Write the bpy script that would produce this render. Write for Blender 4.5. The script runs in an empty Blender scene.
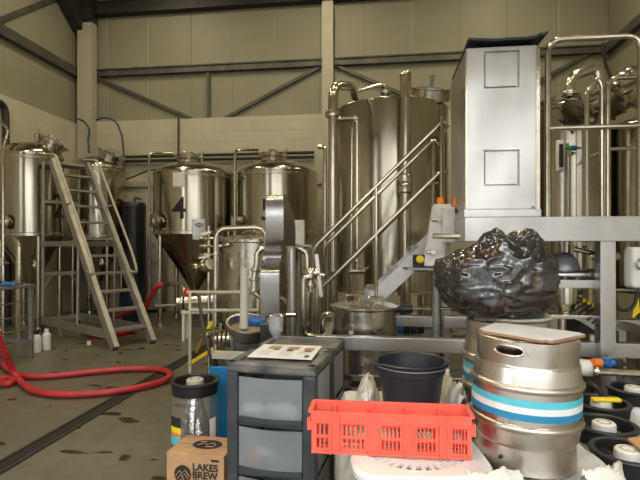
import bpy, bmesh, math, random
from mathutils import Vector, Matrix, noise
PI = math.pi
random.seed(4)
SC = bpy.context.scene
COL = SC.collection
K, CX, HY, CH = 480.0, 320.0, 245.0, 1.5

def P(px, py, Y):
    return Vector(((px - CX) / K * Y, Y, CH - (py - HY) / K * Y))
def F(px, py, z=0.0):                     # point on a level plane under a pixel
    Y = (CH - z) * K / (py - HY)
    return Vector(((px - CX) / K * Y, Y, z))

# ---------------------------------------------------------------- room frame
RA = -0.1266
U = Vector((math.cos(RA), math.sin(RA), 0)); W = Vector((-math.sin(RA), math.cos(RA), 0))
O0 = Vector((0, 10.65, 0))
def R(a, b, z=0.0):
    return O0 + U * a + W * b + Vector((0, 0, z))

# ---------------------------------------------------------------- materials
def mat(name, col, rough=0.5, metal=0.0, nz=0.0, nscale=5.0, stretch=(1, 1, 1), bump=0.0, bscale=40.0,
        rvar=0.0, spec=0.5, alpha=None, col2=None, emit=None, aniso=0.0, coat=0.0, trans=0.0):
    m = bpy.data.materials.new(name); m.use_nodes = True
    nt = m.node_tree; b = nt.nodes['Principled BSDF']
    b.inputs['Base Color'].default_value = (*col, 1)
    b.inputs['Roughness'].default_value = rough
    b.inputs['Metallic'].default_value = metal
    b.inputs['Specular IOR Level'].default_value = spec
    b.inputs['Coat Weight'].default_value = coat
    if trans: b.inputs['Transmission Weight'].default_value = trans
    if alpha is not None: b.inputs['Alpha'].default_value = alpha
    if emit:
        b.inputs['Emission Color'].default_value = (*emit[0], 1); b.inputs['Emission Strength'].default_value = emit[1]
    tc = nt.nodes.new('ShaderNodeTexCoord'); mp = nt.nodes.new('ShaderNodeMapping')
    nt.links.new(tc.outputs['Object'], mp.inputs['Vector'])
    mp.inputs['Scale'].default_value = stretch
    n = nt.nodes.new('ShaderNodeTexNoise'); n.inputs['Scale'].default_value = nscale
    n.inputs['Detail'].default_value = 5
    nt.links.new(mp.outputs[0], n.inputs['Vector'])
    if nz or col2:
        mx = nt.nodes.new('ShaderNodeMix'); mx.data_type = 'RGBA'
        c2 = col2 or tuple(max(0, c * (1 - nz)) for c in col)
        c1 = col if col2 else tuple(min(1, c * (1 + nz * .6)) for c in col)
        mx.inputs['A'].default_value = (*c1, 1); mx.inputs['B'].default_value = (*c2, 1)
        rp = nt.nodes.new('ShaderNodeValToRGB')
        rp.color_ramp.elements[0].position = .35; rp.color_ramp.elements[1].position = .68
        nt.links.new(n.outputs[0], rp.inputs[0]); nt.links.new(rp.outputs[0], mx.inputs['Factor'])
        nt.links.new(mx.outputs['Result'], b.inputs['Base Color'])
    if rvar:
        mr = nt.nodes.new('ShaderNodeMapRange')
        mr.inputs['From Min'].default_value = .3; mr.inputs['From Max'].default_value = .7
        mr.inputs['To Min'].default_value = max(.02, rough - rvar); mr.inputs['To Max'].default_value = rough + rvar
        nt.links.new(n.outputs[0], mr.inputs['Value']); nt.links.new(mr.outputs[0], b.inputs['Roughness'])
    if bump:
        n2 = nt.nodes.new('ShaderNodeTexNoise'); n2.inputs['Scale'].default_value = bscale; n2.inputs['Detail'].default_value = 3
        nt.links.new(mp.outputs[0], n2.inputs['Vector'])
        bp = nt.nodes.new('ShaderNodeBump'); bp.inputs['Strength'].default_value = bump; bp.inputs['Distance'].default_value = .01
        nt.links.new(n2.outputs[0], bp.inputs['Height']); nt.links.new(bp.outputs[0], b.inputs['Normal'])
    return m

M = {}
M['tank'] = mat('tank_steel', (.44, .405, .325), .18, 1, nz=.10, nscale=2.2, stretch=(3, 3, .25), rvar=.05, bump=.02, bscale=2)
M['steel'] = mat('brushed_steel', (.50, .46, .39), .27, 1, nz=.12, nscale=6, rvar=.08)
M['pipe'] = mat('pipe_steel', (.52, .47, .38), .2, 1, nz=.1, nscale=9, rvar=.06)
M['satin'] = mat('satin_steel', (.52, .505, .48), .36, 1, nz=.16, nscale=2.6, stretch=(1, 1, .6), rvar=.10, bump=.03, bscale=5)
M['mirror'] = mat('polished_steel', (.66, .62, .54), .2, 1, nz=.06, nscale=2)
M['keg'] = mat('keg_steel', (.68, .63, .58), .33, 1, nz=.25, nscale=7, rvar=.1, bump=.12, bscale=14, col2=(.60, .52, .46))
M['alu'] = mat('aluminium', (.37, .36, .32), .45, .6, nz=.15, nscale=8)
M['galv'] = mat('grey_steel', (.30, .30, .29), .45, .6, nz=.2, nscale=8)
M['dark'] = mat('dark_painted_steel', (.035, .035, .03), .5, .2, nz=.3, nscale=6)
M['grey_beam'] = mat('galvanised_rail', (.10, .10, .085), .5, .4, nz=.3, nscale=4)
M['cream'] = mat('cream_painted_steel', (.45, .42, .33), .5, 0, nz=.08)
M['black'] = mat('black_plastic', (.014, .014, .016), .38, 0, nz=.3, nscale=10)
M['blackrub'] = mat('black_rubber', (.02, .02, .02), .6)
M['char'] = mat('charcoal_plastic', (.035, .038, .045), .4, 0, nz=.4, nscale=12, col2=(.06, .06, .065))
M['dusty'] = mat('dusty_charcoal_plastic', (.04, .042, .045), .45, 0, nscale=6, col2=(.20, .19, .165))
M['frost'] = mat('frosted_plastic', (.50, .53, .55), .3, 0, nz=.15, nscale=6, alpha=1.0)
M['whitep'] = mat('white_plastic', (.78, .76, .72), .4, 0, nz=.1, nscale=8)
M['wrap'] = mat('white_sheeting', (.72, .69, .64), .3, 0, nscale=9, col2=(.52, .49, .44), bump=.5, bscale=16)
M['red'] = mat('red_hose_rubber', (.42, .025, .03), .42, 0, nz=.2, nscale=10)
M['coral'] = mat('coral_plastic', (.86, .13, .085), .42, 0, nz=.1, nscale=10)
M['coral'].node_tree.nodes['Principled BSDF'].inputs['Subsurface Weight'].default_value = .1
M['blue'] = mat('blue_plastic', (.02, .13, .42), .35)
M['bluehose'] = mat('blue_hose_rubber', (.012, .05, .09), .45)
M['orange'] = mat('orange_lens', (.9, .25, .01), .3)
M['yellow'] = mat('yellow_plastic', (.85, .62, .02), .45)
M['cyan'] = mat('cyan_paint', (.10, .50, .60), .4, 0, nz=.12, nscale=9)
M['bandblue'] = mat('blue_paint', (.02, .22, .40), .4, 0, nz=.12, nscale=9)
M['bandwhite'] = mat('white_paint', (.74, .74, .72), .4, 0, nz=.08, nscale=9)
M['card'] = mat('cardboard', (.48, .28, .14), .8, 0, nz=.12, nscale=9)
M['ink'] = mat('black_ink', (.02, .017, .015), .6)
M['cardink'] = mat('cardboard_print_gap', (.50, .30, .16), .8)
M['wood'] = mat('plywood', (.38, .22, .11), .6, 0, nz=.25, nscale=6, stretch=(1, 6, 1))
M['woodtop'] = mat('white_faced_board', (.60, .60, .62), .45, 0, nz=.1, nscale=9)
M['paper'] = mat('laminated_paper', (.80, .79, .76), .25, 0)
M['foil'] = mat('crumpled_foil', (.72, .74, .78), .18, 1, bump=1.0, bscale=30)
M['petkeg'] = mat('clear_plastic', (.30, .29, .24), .12, 0, nz=.2, nscale=5, alpha=.22)
M['petpale'] = mat('cloudy_plastic', (.50, .49, .45), .25, 0, nz=.2, nscale=5)
M['glass'] = mat('clear_glass', (.9, .9, .9), .05, 0, alpha=.25)
M['orangep'] = mat('orange_plastic', (.85, .20, .03), .4)
M['green'] = mat('green_plastic', (.05, .35, .12), .4)
M['concrete_dark'] = mat('drain_iron', (.022, .022, .018), .5, .3, nz=.4, nscale=14)

def frostmat():
    m = M['frost']; nt = m.node_tree; b = nt.nodes['Principled BSDF']; out = nt.nodes['Material Output']
    tl = nt.nodes.new('ShaderNodeBsdfTranslucent'); tl.inputs[0].default_value = (.75, .78, .80, 1)
    tp = nt.nodes.new('ShaderNodeBsdfTransparent'); tp.inputs[0].default_value = (.9, .92, .94, 1)
    a = nt.nodes.new('ShaderNodeMixShader'); a.inputs[0].default_value = .78
    nt.links.new(tl.outputs[0], a.inputs[1]); nt.links.new(tp.outputs[0], a.inputs[2])
    c = nt.nodes.new('ShaderNodeMixShader'); c.inputs[0].default_value = .70
    nt.links.new(b.outputs[0], c.inputs[1]); nt.links.new(a.outputs[0], c.inputs[2]); nt.links.new(c.outputs[0], out.inputs['Surface'])
frostmat()

def bagmat():
    m = mat('black_bin_liner', (.02, .019, .018), .16, 0, bump=.45, bscale=8, spec=.8, coat=.5)
    b = m.node_tree.nodes['Principled BSDF']; b.inputs['Alpha'].default_value = .80
    return m
M['bag'] = bagmat()

def wall_panel_mat():
    m = mat('ribbed_wall_panel', (.27, .258, .185), .5, 0, nz=.05, nscale=1.2)
    nt = m.node_tree; b = nt.nodes['Principled BSDF']
    tc = nt.nodes['Texture Coordinate']
    sp = nt.nodes.new('ShaderNodeSeparateXYZ'); nt.links.new(tc.outputs['Object'], sp.inputs[0])
    ad = nt.nodes.new('ShaderNodeMath'); ad.operation = 'ADD'
    nt.links.new(sp.outputs['X'], ad.inputs[0]); nt.links.new(sp.outputs['Y'], ad.inputs[1])
    fr = nt.nodes.new('ShaderNodeMath'); fr.operation = 'PINGPONG'; fr.inputs[1].default_value = .5
    nt.links.new(ad.outputs[0], fr.inputs[0])
    mr = nt.nodes.new('ShaderNodeMapRange'); mr.inputs['From Min'].default_value = 0; mr.inputs['From Max'].default_value = .03
    nt.links.new(fr.outputs[0], mr.inputs['Value'])
    sn = nt.nodes.new('ShaderNodeMath'); sn.operation = 'MULTIPLY'; sn.inputs[1].default_value = 60
    nt.links.new(ad.outputs[0], sn.inputs[0])
    s2 = nt.nodes.new('ShaderNodeMath'); s2.operation = 'SINE'; nt.links.new(sn.outputs[0], s2.inputs[0])
    s3 = nt.nodes.new('ShaderNodeMath'); s3.operation = 'MULTIPLY_ADD'; s3.inputs[1].default_value = .03
    nt.links.new(s2.outputs[0], s3.inputs[0]); nt.links.new(mr.outputs[0], s3.inputs[2])
    bp = nt.nodes.new('ShaderNodeBump'); bp.inputs['Strength'].default_value = .5; bp.inputs['Distance'].default_value = .015
    nt.links.new(s3.outputs[0], bp.inputs['Height']); nt.links.new(bp.outputs[0], b.inputs['Normal'])
    return m
def block_mat():
    m = mat('painted_blockwork', (.52, .485, .375), .55, 0, nz=.06, nscale=2)
    nt = m.node_tree; b = nt.nodes['Principled BSDF']
    tc = nt.nodes['Texture Coordinate']
    sp = nt.nodes.new('ShaderNodeSeparateXYZ'); nt.links.new(tc.outputs['Object'], sp.inputs[0])
    ad = nt.nodes.new('ShaderNodeMath'); ad.operation = 'ADD'
    nt.links.new(sp.outputs['X'], ad.inputs[0]); nt.links.new(sp.outputs['Y'], ad.inputs[1])
    cb = nt.nodes.new('ShaderNodeCombineXYZ'); nt.links.new(ad.outputs[0], cb.inputs[0]); nt.links.new(sp.outputs['Z'], cb.inputs[1])
    br = nt.nodes.new('ShaderNodeTexBrick'); br.inputs['Scale'].default_value = 1
    br.inputs['Brick Width'].default_value = .45; br.inputs['Row Height'].default_value = .225; br.inputs['Mortar Size'].default_value = .008
    br.inputs['Mortar Smooth'].default_value = .4
    nt.links.new(cb.outputs[0], br.inputs['Vector'])
    bp = nt.nodes.new('ShaderNodeBump'); bp.inputs['Strength'].default_value = .6; bp.inputs['Distance'].default_value = .01; bp.invert = True
    nt.links.new(br.outputs['Fac'], bp.inputs['Height']); nt.links.new(bp.outputs[0], b.inputs['Normal'])
    return m
def floor_mat():
    m = bpy.data.materials.new('worn_concrete'); m.use_nodes = True
    nt = m.node_tree; b = nt.nodes['Principled BSDF']
    tc = nt.nodes.new('ShaderNodeTexCoord')
    def ns(s, d, v=None):
        n = nt.nodes.new('ShaderNodeTexNoise'); n.inputs['Scale'].default_value = s; n.inputs['Detail'].default_value = d
        nt.links.new((v or tc.outputs['Object']), n.inputs['Vector']); return n
    n1 = ns(.8, 8)
    r1 = nt.nodes.new('ShaderNodeValToRGB'); e = r1.color_ramp.elements
    e[0].position = .3; e[0].color = (.088, .080, .054, 1); e[1].position = .7; e[1].color = (.148, .137, .098, 1)
    nt.links.new(n1.outputs[0], r1.inputs[0])
    n2 = ns(9, 6)
    mx = nt.nodes.new('ShaderNodeMix'); mx.data_type = 'RGBA'; mx.blend_type = 'OVERLAY'; mx.inputs['Factor'].default_value = .35
    nt.links.new(r1.outputs[0], mx.inputs['A']); nt.links.new(n2.outputs[0], mx.inputs['B'])
    # puddles / stains
    mp = nt.nodes.new('ShaderNodeMapping'); mp.inputs['Scale'].default_value = (1.0, 1.9, 1); mp.inputs['Rotation'].default_value = (0, 0, .3)
    nt.links.new(tc.outputs['Object'], mp.inputs['Vector'])
    n3 = ns(2.4, 1.2, mp.outputs[0])
    r3 = nt.nodes.new('ShaderNodeValToRGB'); e = r3.color_ramp.elements
    e[0].position = .64; e[0].color = (0, 0, 0, 1); e[1].position = .665; e[1].color = (1, 1, 1, 1)
    nt.links.new(n3.outputs[0], r3.inputs[0])
    m2 = nt.nodes.new('ShaderNodeMix'); m2.data_type = 'RGBA'
    nt.links.new(r3.outputs[0], m2.inputs['Factor']); nt.links.new(mx.outputs['Result'], m2.inputs['A'])
    m2.inputs['B'].default_value = (.035, .027, .017, 1)
    nt.links.new(m2.outputs['Result'], b.inputs['Base Color'])
    mr = nt.nodes.new('ShaderNodeMapRange'); mr.inputs['To Min'].default_value = .42; mr.inputs['To Max'].default_value = .12
    nt.links.new(r3.outputs[0], mr.inputs['Value']); nt.links.new(mr.outputs[0], b.inputs['Roughness'])
    bp = nt.nodes.new('ShaderNodeBump'); bp.inputs['Strength'].default_value = .12; bp.inputs['Distance'].default_value = .01
    nt.links.new(n2.outputs[0], bp.inputs['Height']); nt.links.new(bp.outputs[0], b.inputs['Normal'])
    return m
M['panel'] = wall_panel_mat(); M['block'] = block_mat(); M['floor'] = floor_mat()

# ---------------------------------------------------------------- mesh helpers (world coordinates)
def BM(): return bmesh.new()

def box(bm, c, s, rz=0.0, bev=0.0, mtx=None, segs=2):
    r = bmesh.ops.create_cube(bm, size=1.0)
    vs = r['verts']
    mt = Matrix.Translation(Vector(c)) @ (mtx if mtx is not None else Matrix.Rotation(rz, 4, 'Z')) @ Matrix.Diagonal((*s, 1))
    bmesh.ops.transform(bm, matrix=mt, verts=vs)
    if bev:
        es = list({e for v in vs for e in v.link_edges})
        bmesh.ops.bevel(bm, geom=es, offset=bev, segments=segs, affect='EDGES', profile=.5)
    return vs

def rbox(bm, a0, a1, b0, b1, z0, z1, bev=0.0):   # box in room coordinates
    c = R((a0 + a1) / 2, (b0 + b1) / 2, (z0 + z1) / 2)
    box(bm, c, (abs(a1 - a0), abs(b1 - b0), abs(z1 - z0)), RA, bev)

def fillet(pts, rad, n=5):
    pts = [Vector(p) for p in pts]
    if rad <= 0 or len(pts) < 3: return pts
    out = [pts[0]]
    for i in range(1, len(pts) - 1):
        p, a, b = pts[i], pts[i - 1], pts[i + 1]
        da, db = (a - p), (b - p)
        la, lb = da.length, db.length
        if la < 1e-6 or lb < 1e-6: continue
        da /= la; db /= lb
        r = min(rad, la * .48, lb * .48)
        if abs(da.dot(db)) > .999: out.append(p); continue
        s, e = p + da * r, p + db * r
        for k in range(n + 1):
            t = k / n
            out.append((1 - t) ** 2 * s + 2 * t * (1 - t) * p + t * t * e)
    out.append(pts[-1])
    return out

def tube(bm, pts, r, rad=0.0, seg=10, cap=True, rr=None, closed=False):
    pts = fillet(pts, rad) if not closed else [Vector(p) for p in pts]
    n = len(pts)
    prev = None; rings = []
    up = None
    for i in range(n):
        if closed: t = (pts[(i + 1) % n] - pts[i - 1])
        elif i == 0: t = pts[1] - pts[0]
        elif i == n - 1: t = pts[-1] - pts[-2]
        else: t = (pts[i + 1] - pts[i]).normalized() + (pts[i] - pts[i - 1]).normalized()
        if t.length < 1e-9: t = prev or Vector((0, 0, 1))
        t = t.normalized()
        if up is None:
            up = Vector((0, 0, 1)) if abs(t.z) < .9 else Vector((1, 0, 0))
        up = (up - t * up.dot(t))
        if up.length < 1e-6: up = t.orthogonal()
        up.normalize(); sd = t.cross(up)
        rad_i = rr[i] if rr and i < len(rr) else r
        rings.append([bm.verts.new(pts[i] + (up * math.cos(2 * PI * k / seg) + sd * math.sin(2 * PI * k / seg)) * rad_i) for k in range(seg)])
        prev = t
    m = n if closed else n - 1
    for i in range(m):
        A, B = rings[i], rings[(i + 1) % n]
        for k in range(seg):
            bm.faces.new((A[k], A[(k + 1) % seg], B[(k + 1) % seg], B[k]))
    if cap and not closed:
        bm.faces.new(rings[0][::-1]); bm.faces.new(rings[-1])

def cyl(bm, p0, p1, r0, r1=None, seg=20):
    p0, p1 = Vector(p0), Vector(p1); r1 = r0 if r1 is None else r1
    t = (p1 - p0).normalized(); up = t.orthogonal().normalized(); sd = t.cross(up)
    A = [bm.verts.new(p0 + (up * math.cos(2 * PI * k / seg) + sd * math.sin(2 * PI * k / seg)) * r0) for k in range(seg)]
    B = [bm.verts.new(p1 + (up * math.cos(2 * PI * k / seg) + sd * math.sin(2 * PI * k / seg)) * r1) for k in range(seg)]
    for k in range(seg): bm.faces.new((A[k], A[(k + 1) % seg], B[(k + 1) % seg], B[k]))
    bm.faces.new(A[::-1]); bm.faces.new(B)

def lathe(bm, prof, c=(0, 0, 0), seg=48, axis=None, closed=False):
    """prof: list of (r, z). axis: unit vector the profile turns about."""
    c = Vector(c)
    if axis is None: ax, up, sd = Vector((0, 0, 1)), Vector((1, 0, 0)), Vector((0, 1, 0))
    else:
        ax = Vector(axis).normalized(); up = ax.orthogonal().normalized(); sd = ax.cross(up)
    rings = []
    for r, z in prof:
        if r < 1e-5: rings.append([bm.verts.new(c + ax * z)])
        else: rings.append([bm.verts.new(c + ax * z + (up * math.cos(2 * PI * k / seg) + sd * math.sin(2 * PI * k / seg)) * r) for k in range(seg)])
    m = len(rings) if closed else len(rings) - 1
    for i in range(m):
        A, B = rings[i], rings[(i + 1) % len(rings)]
        for k in range(seg):
            k2 = (k + 1) % seg
            if len(A) == 1 and len(B) == 1: break
            if len(A) == 1: bm.faces.new((A[0], B[k2], B[k]))
            elif len(B) == 1: bm.faces.new((A[k], A[k2], B[0]))
            else: bm.faces.new((A[k], A[k2], B[k2], B[k]))

def prism(bm, pts, d):
    """polygon (list of vectors) pushed along vector d"""
    d = Vector(d)
    A = [bm.verts.new(Vector(p)) for p in pts]; B = [bm.verts.new(Vector(p) + d) for p in pts]
    n = len(A)
    bm.faces.new(A[::-1]); bm.faces.new(B)
    for k in range(n): bm.faces.new((A[k], A[(k + 1) % n], B[(k + 1) % n], B[k]))

def beam(bm, p0, p1, w, h, up=(0, 0, 1), bev=0.0):
    """rectangular bar from p0 to p1; w across, h along up"""
    p0, p1 = Vector(p0), Vector(p1); t = p1 - p0; L = t.length; t.normalize()
    up = Vector(up); up = (up - t * up.dot(t)); up = up.normalized() if up.length > 1e-5 else t.orthogonal().normalized()
    sd = up.cross(t)
    mt = Matrix((t, sd, up)).transposed().to_4x4()
    box(bm, (p0 + p1) / 2, (L, w, h), mtx=mt, bev=bev)

def finish(bm, ang=34):
    bmesh.ops.recalc_face_normals(bm, faces=bm.faces[:])
    for f in bm.faces: f.smooth = True
    ca = math.radians(ang)
    for e in bm.edges:
        if len(e.link_faces) == 2:
            try:
                if e.calc_face_angle() > ca: e.smooth = False
            except ValueError: pass

def rootmat(o):
    return Matrix.Translation(o.location) @ o.rotation_euler.to_matrix().to_4x4()

def chain(o):
    m = Matrix.Identity(4)
    while o is not None:
        m = rootmat(o) @ m; o = o.parent
    return m

def obj(name, bm, m, parent=None, label=None, ang=34, rz=None, loc=None, sub=0):
    """link the bmesh (built in world coordinates) as ONE object"""
    finish(bm, ang)
    me = bpy.data.meshes.new(name)
    o = bpy.data.objects.new(name, me)
    COL.objects.link(o)
    if parent is not None:
        o.parent = parent
        bm.transform(chain(parent).inverted())
    else:
        if loc is None:
            xs = [v.co for v in bm.verts]
            lo = [min(v[i] for v in xs) for i in range(3)]; hi = [max(v[i] for v in xs) for i in range(3)]
            loc = Vector(((lo[0] + hi[0]) / 2, (lo[1] + hi[1]) / 2, lo[2]))
        o.location = loc
        if rz is not None: o.rotation_euler = (0, 0, rz)
        bm.transform(rootmat(o).inverted())
    bm.to_mesh(me); bm.free()
    me.materials.append(M[m] if isinstance(m, str) else m)
    if label: o['label'] = label
    if name not in ('sheeting', 'bag', 'knotted_ear', 'plastic_sheet', 'red_hose'):
        wn_ = o.modifiers.new('normals', 'WEIGHTED_NORMAL'); wn_.keep_sharp = True
    if sub:
        s = o.modifiers.new('sub', 'SUBSURF'); s.levels = sub; s.render_levels = sub
    return o

def tag(o, label, cat, group=None, kind=None):
    o['label'] = label; o['category'] = cat
    if group: o['group'] = group
    if kind: o['kind'] = kind
    return o

def thing(name, label, cat, loc, rz=0.0, group=None):
    o = bpy.data.objects.new(name, None); COL.objects.link(o)
    o.location = Vector(loc); o.rotation_euler = (0, 0, rz); o.empty_display_size = .1
    return tag(o, label, cat, group)

def struct(name, bm, m, rz=RA, loc=None, parent=None):
    o = obj(name, bm, m, parent, rz=rz, loc=loc)
    if parent is None: o['kind'] = 'structure'
    return o

def copy_tree(o, parent=None):
    c = o.copy(); COL.objects.link(c)
    if parent is not None: c.parent = parent
    for ch in [x for x in bpy.data.objects if x.parent == o]:
        copy_tree(ch, c)
    return c

def boolean(bmA, bmB):
    objs = []
    for b in (bmA, bmB):
        bmesh.ops.recalc_face_normals(b, faces=b.faces[:])
        me = bpy.data.meshes.new('t'); b.to_mesh(me); b.free()
        o = bpy.data.objects.new('t', me); COL.objects.link(o); objs.append(o)
    md = objs[0].modifiers.new('b', 'BOOLEAN'); md.operation = 'DIFFERENCE'; md.object = objs[1]; md.solver = 'EXACT'
    dg = bpy.context.evaluated_depsgraph_get(); dg.update()
    me = bpy.data.meshes.new_from_object(objs[0].evaluated_get(dg))
    out = bmesh.new(); out.from_mesh(me)
    for o in objs: bpy.data.objects.remove(o, do_unlink=True)
    bpy.data.meshes.remove(me)
    return out

def text_bm(s, size, bold=0.0, depth=0.0, align='CENTER', space=1.0):
    cu = bpy.data.curves.new('t', 'FONT'); cu.body = s; cu.size = size; cu.offset = bold; cu.extrude = depth
    cu.align_x = align; cu.align_y = 'CENTER'; cu.space_character = space; cu.resolution_u = 4
    cu.space_line = .82
    o = bpy.data.objects.new('t', cu); COL.objects.link(o)
    dg = bpy.context.evaluated_depsgraph_get(); dg.update()
    me = bpy.data.meshes.new_from_object(o.evaluated_get(dg))
    bm = bmesh.new(); bm.from_mesh(me)
    bpy.data.objects.remove(o, do_unlink=True); bpy.data.meshes.remove(me); bpy.data.curves.remove(cu)
    return bm

def decal_cyl(bm, c, Rr, ang, z, off=.004):
    """wrap a flat xy mesh round a vertical cylinder; ang = direction the decal faces"""
    xs = [v.co.x for v in bm.verts]; x = min(xs) + .03
    while x < max(xs):
        g = bm.verts[:] + bm.edges[:] + bm.faces[:]
        bmesh.ops.bisect_plane(bm, geom=g, plane_co=(x, 0, 0), plane_no=(1, 0, 0)); x += .03
    for v in bm.verts:
        a = ang + v.co.x / Rr; r = Rr + off + v.co.z
        v.co = Vector((c[0] + r * math.cos(a), c[1] + r * math.sin(a), z + v.co.y))

def flange(bm, c, ax, r, h=.02):
    lathe(bm, [(r * .6, -h), (r, -h), (r * 1.05, 0), (r, h), (r * .6, h)], c, 18, ax)
# ================================================================ THE ROOM
AL, AR, BF, ZC = -5.74, 6.0, -12.9, 7.9          # left wall, right wall, front wall, ceiling
ORG = R(0, 0, 0)
bm = BM(); rbox(bm, AL - .2, AR + .2, BF - .15, .2, -.2, 0); struct('floor', bm, 'floor', loc=ORG)
bm = BM(); rbox(bm, AL, AR, 0, .15, 0, ZC); wb = struct('wall_back', bm, 'panel', loc=ORG)
bm = BM(); rbox(bm, AL, AR, -.10, 0, 0, 4.38); struct('blockwork', bm, 'block', parent=wb)
bm = BM(); rbox(bm, AL - .15, AL, BF, .15, 0, ZC); wl = struct('wall_left', bm, 'panel', loc=ORG)
bm = BM(); rbox(bm, AL, AL + .10, BF, -.10, 0, 4.30); struct('blockwork', bm, 'block', parent=wl)
bm = BM(); rbox(bm, AR, AR + .15, BF, .15, 0, ZC); wr = struct('wall_right', bm, 'panel', loc=ORG)
bm = BM(); rbox(bm, AR - .10, AR, BF, -.10, 0, 2.2); struct('blockwork', bm, 'block', parent=wr)
# front wall with the open loading doorway behind the camera
DA0, DA1, DZ = -1.6, 4.4, 4.6
bm = BM()
W0, W1, W2, W3 = -4.7, -3.3, 4.95, 5.6  # two unseen window openings, added for side streaks on the tanks
rbox(bm, AL, W0, BF - .15, BF, 0, ZC); rbox(bm, W1, DA0, BF - .15, BF, 0, ZC); rbox(bm, W0, W1, BF - .15, BF, 0, .4); rbox(bm, W0, W1, BF - .15, BF, DZ, ZC)
rbox(bm, DA1, W2, BF - .15, BF, 0, ZC); rbox(bm, W3, AR, BF - .15, BF, 0, ZC); rbox(bm, W2, W3, BF - .15, BF, 0, .4); rbox(bm, W2, W3, BF - .15, BF, DZ, ZC); rbox(bm, DA0, DA1, BF - .15, BF, DZ, ZC)
struct('wall_front', bm, 'panel', loc=ORG)
bm = BM()
rbox(bm, AL - .15, AR + .15, BF, .15, ZC, ZC + .15)
struct('ceiling', bm, 'panel', loc=ORG)

# unseen yard and building, added outside the doorway for the steel to reflect
bm = BM(); rbox(bm, -30, 30, BF - 40, BF - .15, -.2, -.01); o = struct('ground', bm, mat('yard_tarmac', (.16, .155, .15), .8, nz=.2, nscale=3), loc=ORG)
bm = BM(); rbox(bm, -14, 16, BF - 16, BF - 10.5, 0, 7.4); b_ = tag(obj('added_yard_building', bm, mat('yard_render', (.42, .405, .38), .8, nz=.2, nscale=2), rz=RA), 'unseen building added across the yard for the steel to reflect', 'building')
bm = BM(); rbox(bm, -14.3, 16.3, BF - 16.3, BF - 10.2, 7.4, 7.7); obj('roof', bm, 'grey_beam', b_)
for a in (-9, -3, 3, 9):
    bm = BM(); rbox(bm, a - 1, a + 1, BF - 10.52, BF - 10.46, 1.2, 2.8); obj('window', bm, mat('yard_window', (.05, .06, .07), .1), b_)
# steelwork (trim)
def trim(n, bm, m): return struct('trim_%d' % n, bm, m)
T = [0]
def tr(bm, m):
    T[0] += 1; return trim(T[0], bm, m)
# corner and mid columns, cream casings with dark steel above
def column(a, b, wa, ztop, ztot):
    bm = BM(); rbox(bm, a - wa / 2, a + wa / 2, b - .30, b - .10, 0, ztop); o = tr(bm, 'cream')
    bm = BM(); rbox(bm, a - wa / 2 + .03, a + wa / 2 - .03, b - .27, b - .02, ztop, ztot); tr(bm, 'dark')
column(-5.42, 0, .36, 6.62, ZC)
column(.20, 0, .24, 6.75, ZC)
def rail_back(z, a0, a1, h=.17, d=.09, m='grey_beam', lip=True):
    bm = BM(); rbox(bm, a0, a1, -d, 0, z - h / 2, z + h / 2)
    if lip: rbox(bm, a0, a1, -d - .03, -d + .02, z - h / 2, z - h / 2 + .03); rbox(bm, a0, a1, -d - .03, -d + .02, z + h / 2 - .03, z + h / 2)
    return tr(bm, m)
rail_back(5.52, AL, .08); rail_back(5.52, .32, AR)
rail_back(7.0, AL + .5, AR, .30, .16, 'dark')
def brace(a0, z0, a1, z1, w=.07):
    bm = BM(); beam(bm, R(a0, -.06, z0), R(a1, -.06, z1), .05, w, up=(0, 0, 1)); return tr(bm, 'grey_beam')
def A_at(px, b=-.06):            # room a of a pixel column on the back wall
    k = (px - CX) / K; o = R(0, b)
    return (k * o.y - o.x) / (U.x - k * U.y)
def Z_at(px, py, b=-.06):
    return CH - (py - HY) / K * R(A_at(px, b), b).y
brace(A_at(98), Z_at(98, 78), A_at(194), Z_at(194, 120))
brace(A_at(222), Z_at(222, 120), A_at(321), Z_at(321, 66))
brace(A_at(335), Z_at(335, 65), A_at(404), Z_at(404, 95))
brace(A_at(530), Z_at(530, 86), A_at(604), Z_at(604, 45))
bm = BM(); beam(bm, R(A_at(208), -.06, 4.38), R(A_at(208), -.06, 5.46), .06, .06, up=(1, 0, 0)); tr(bm, 'grey_beam')
# left wall rails
bm = BM(); rbox(bm, AL, AL + .12, BF + .2, -.1, 5.40, 5.60); tr(bm, 'grey_beam')
bm = BM(); beam(bm, R(AL + .05, -2.7, 5.5), R(AL + .05, -.9, 6.9), .06, .08); tr(bm, 'grey_beam')
bm = BM(); prism(bm, [R(AL + .05, -.3, 6.45), R(AL + .05, -.3, 7.5), R(AL + .05, -1.4, 7.5), R(AL + .05, -1.0, 6.95)], U * .22); tr(bm, 'dark')
# right wall rail
bm = BM(); rbox(bm, AR - .12, AR, BF + .2, -.1, 5.42, 5.6); tr(bm, 'grey_beam')
# floor drain: slot channel running towards the back, iron edges
def drain_a():
    p = F(60, 433); return (p - O0).dot(U)
da = drain_a()
bm = BM(); rbox(bm, da - .062, da + .062, BF + .5, -2.6, .001, .006); tr(bm, 'concrete_dark')
bm = BM()
for s in (-1, 1): rbox(bm, da + s * .066 - .012, da + s * .066 + .012, BF + .5, -2.6, 0, .012)
tr(bm, 'dark')
# yellow and black floor tape beside the drain
bm = BM()
rbox(bm, da + .10, da + .18, -4.75, -3.1, .001, .005)
tag(obj('hazard_tape', bm, 'yellow'), 'strip of yellow hazard tape on the floor beside the drain', 'tape')

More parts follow.
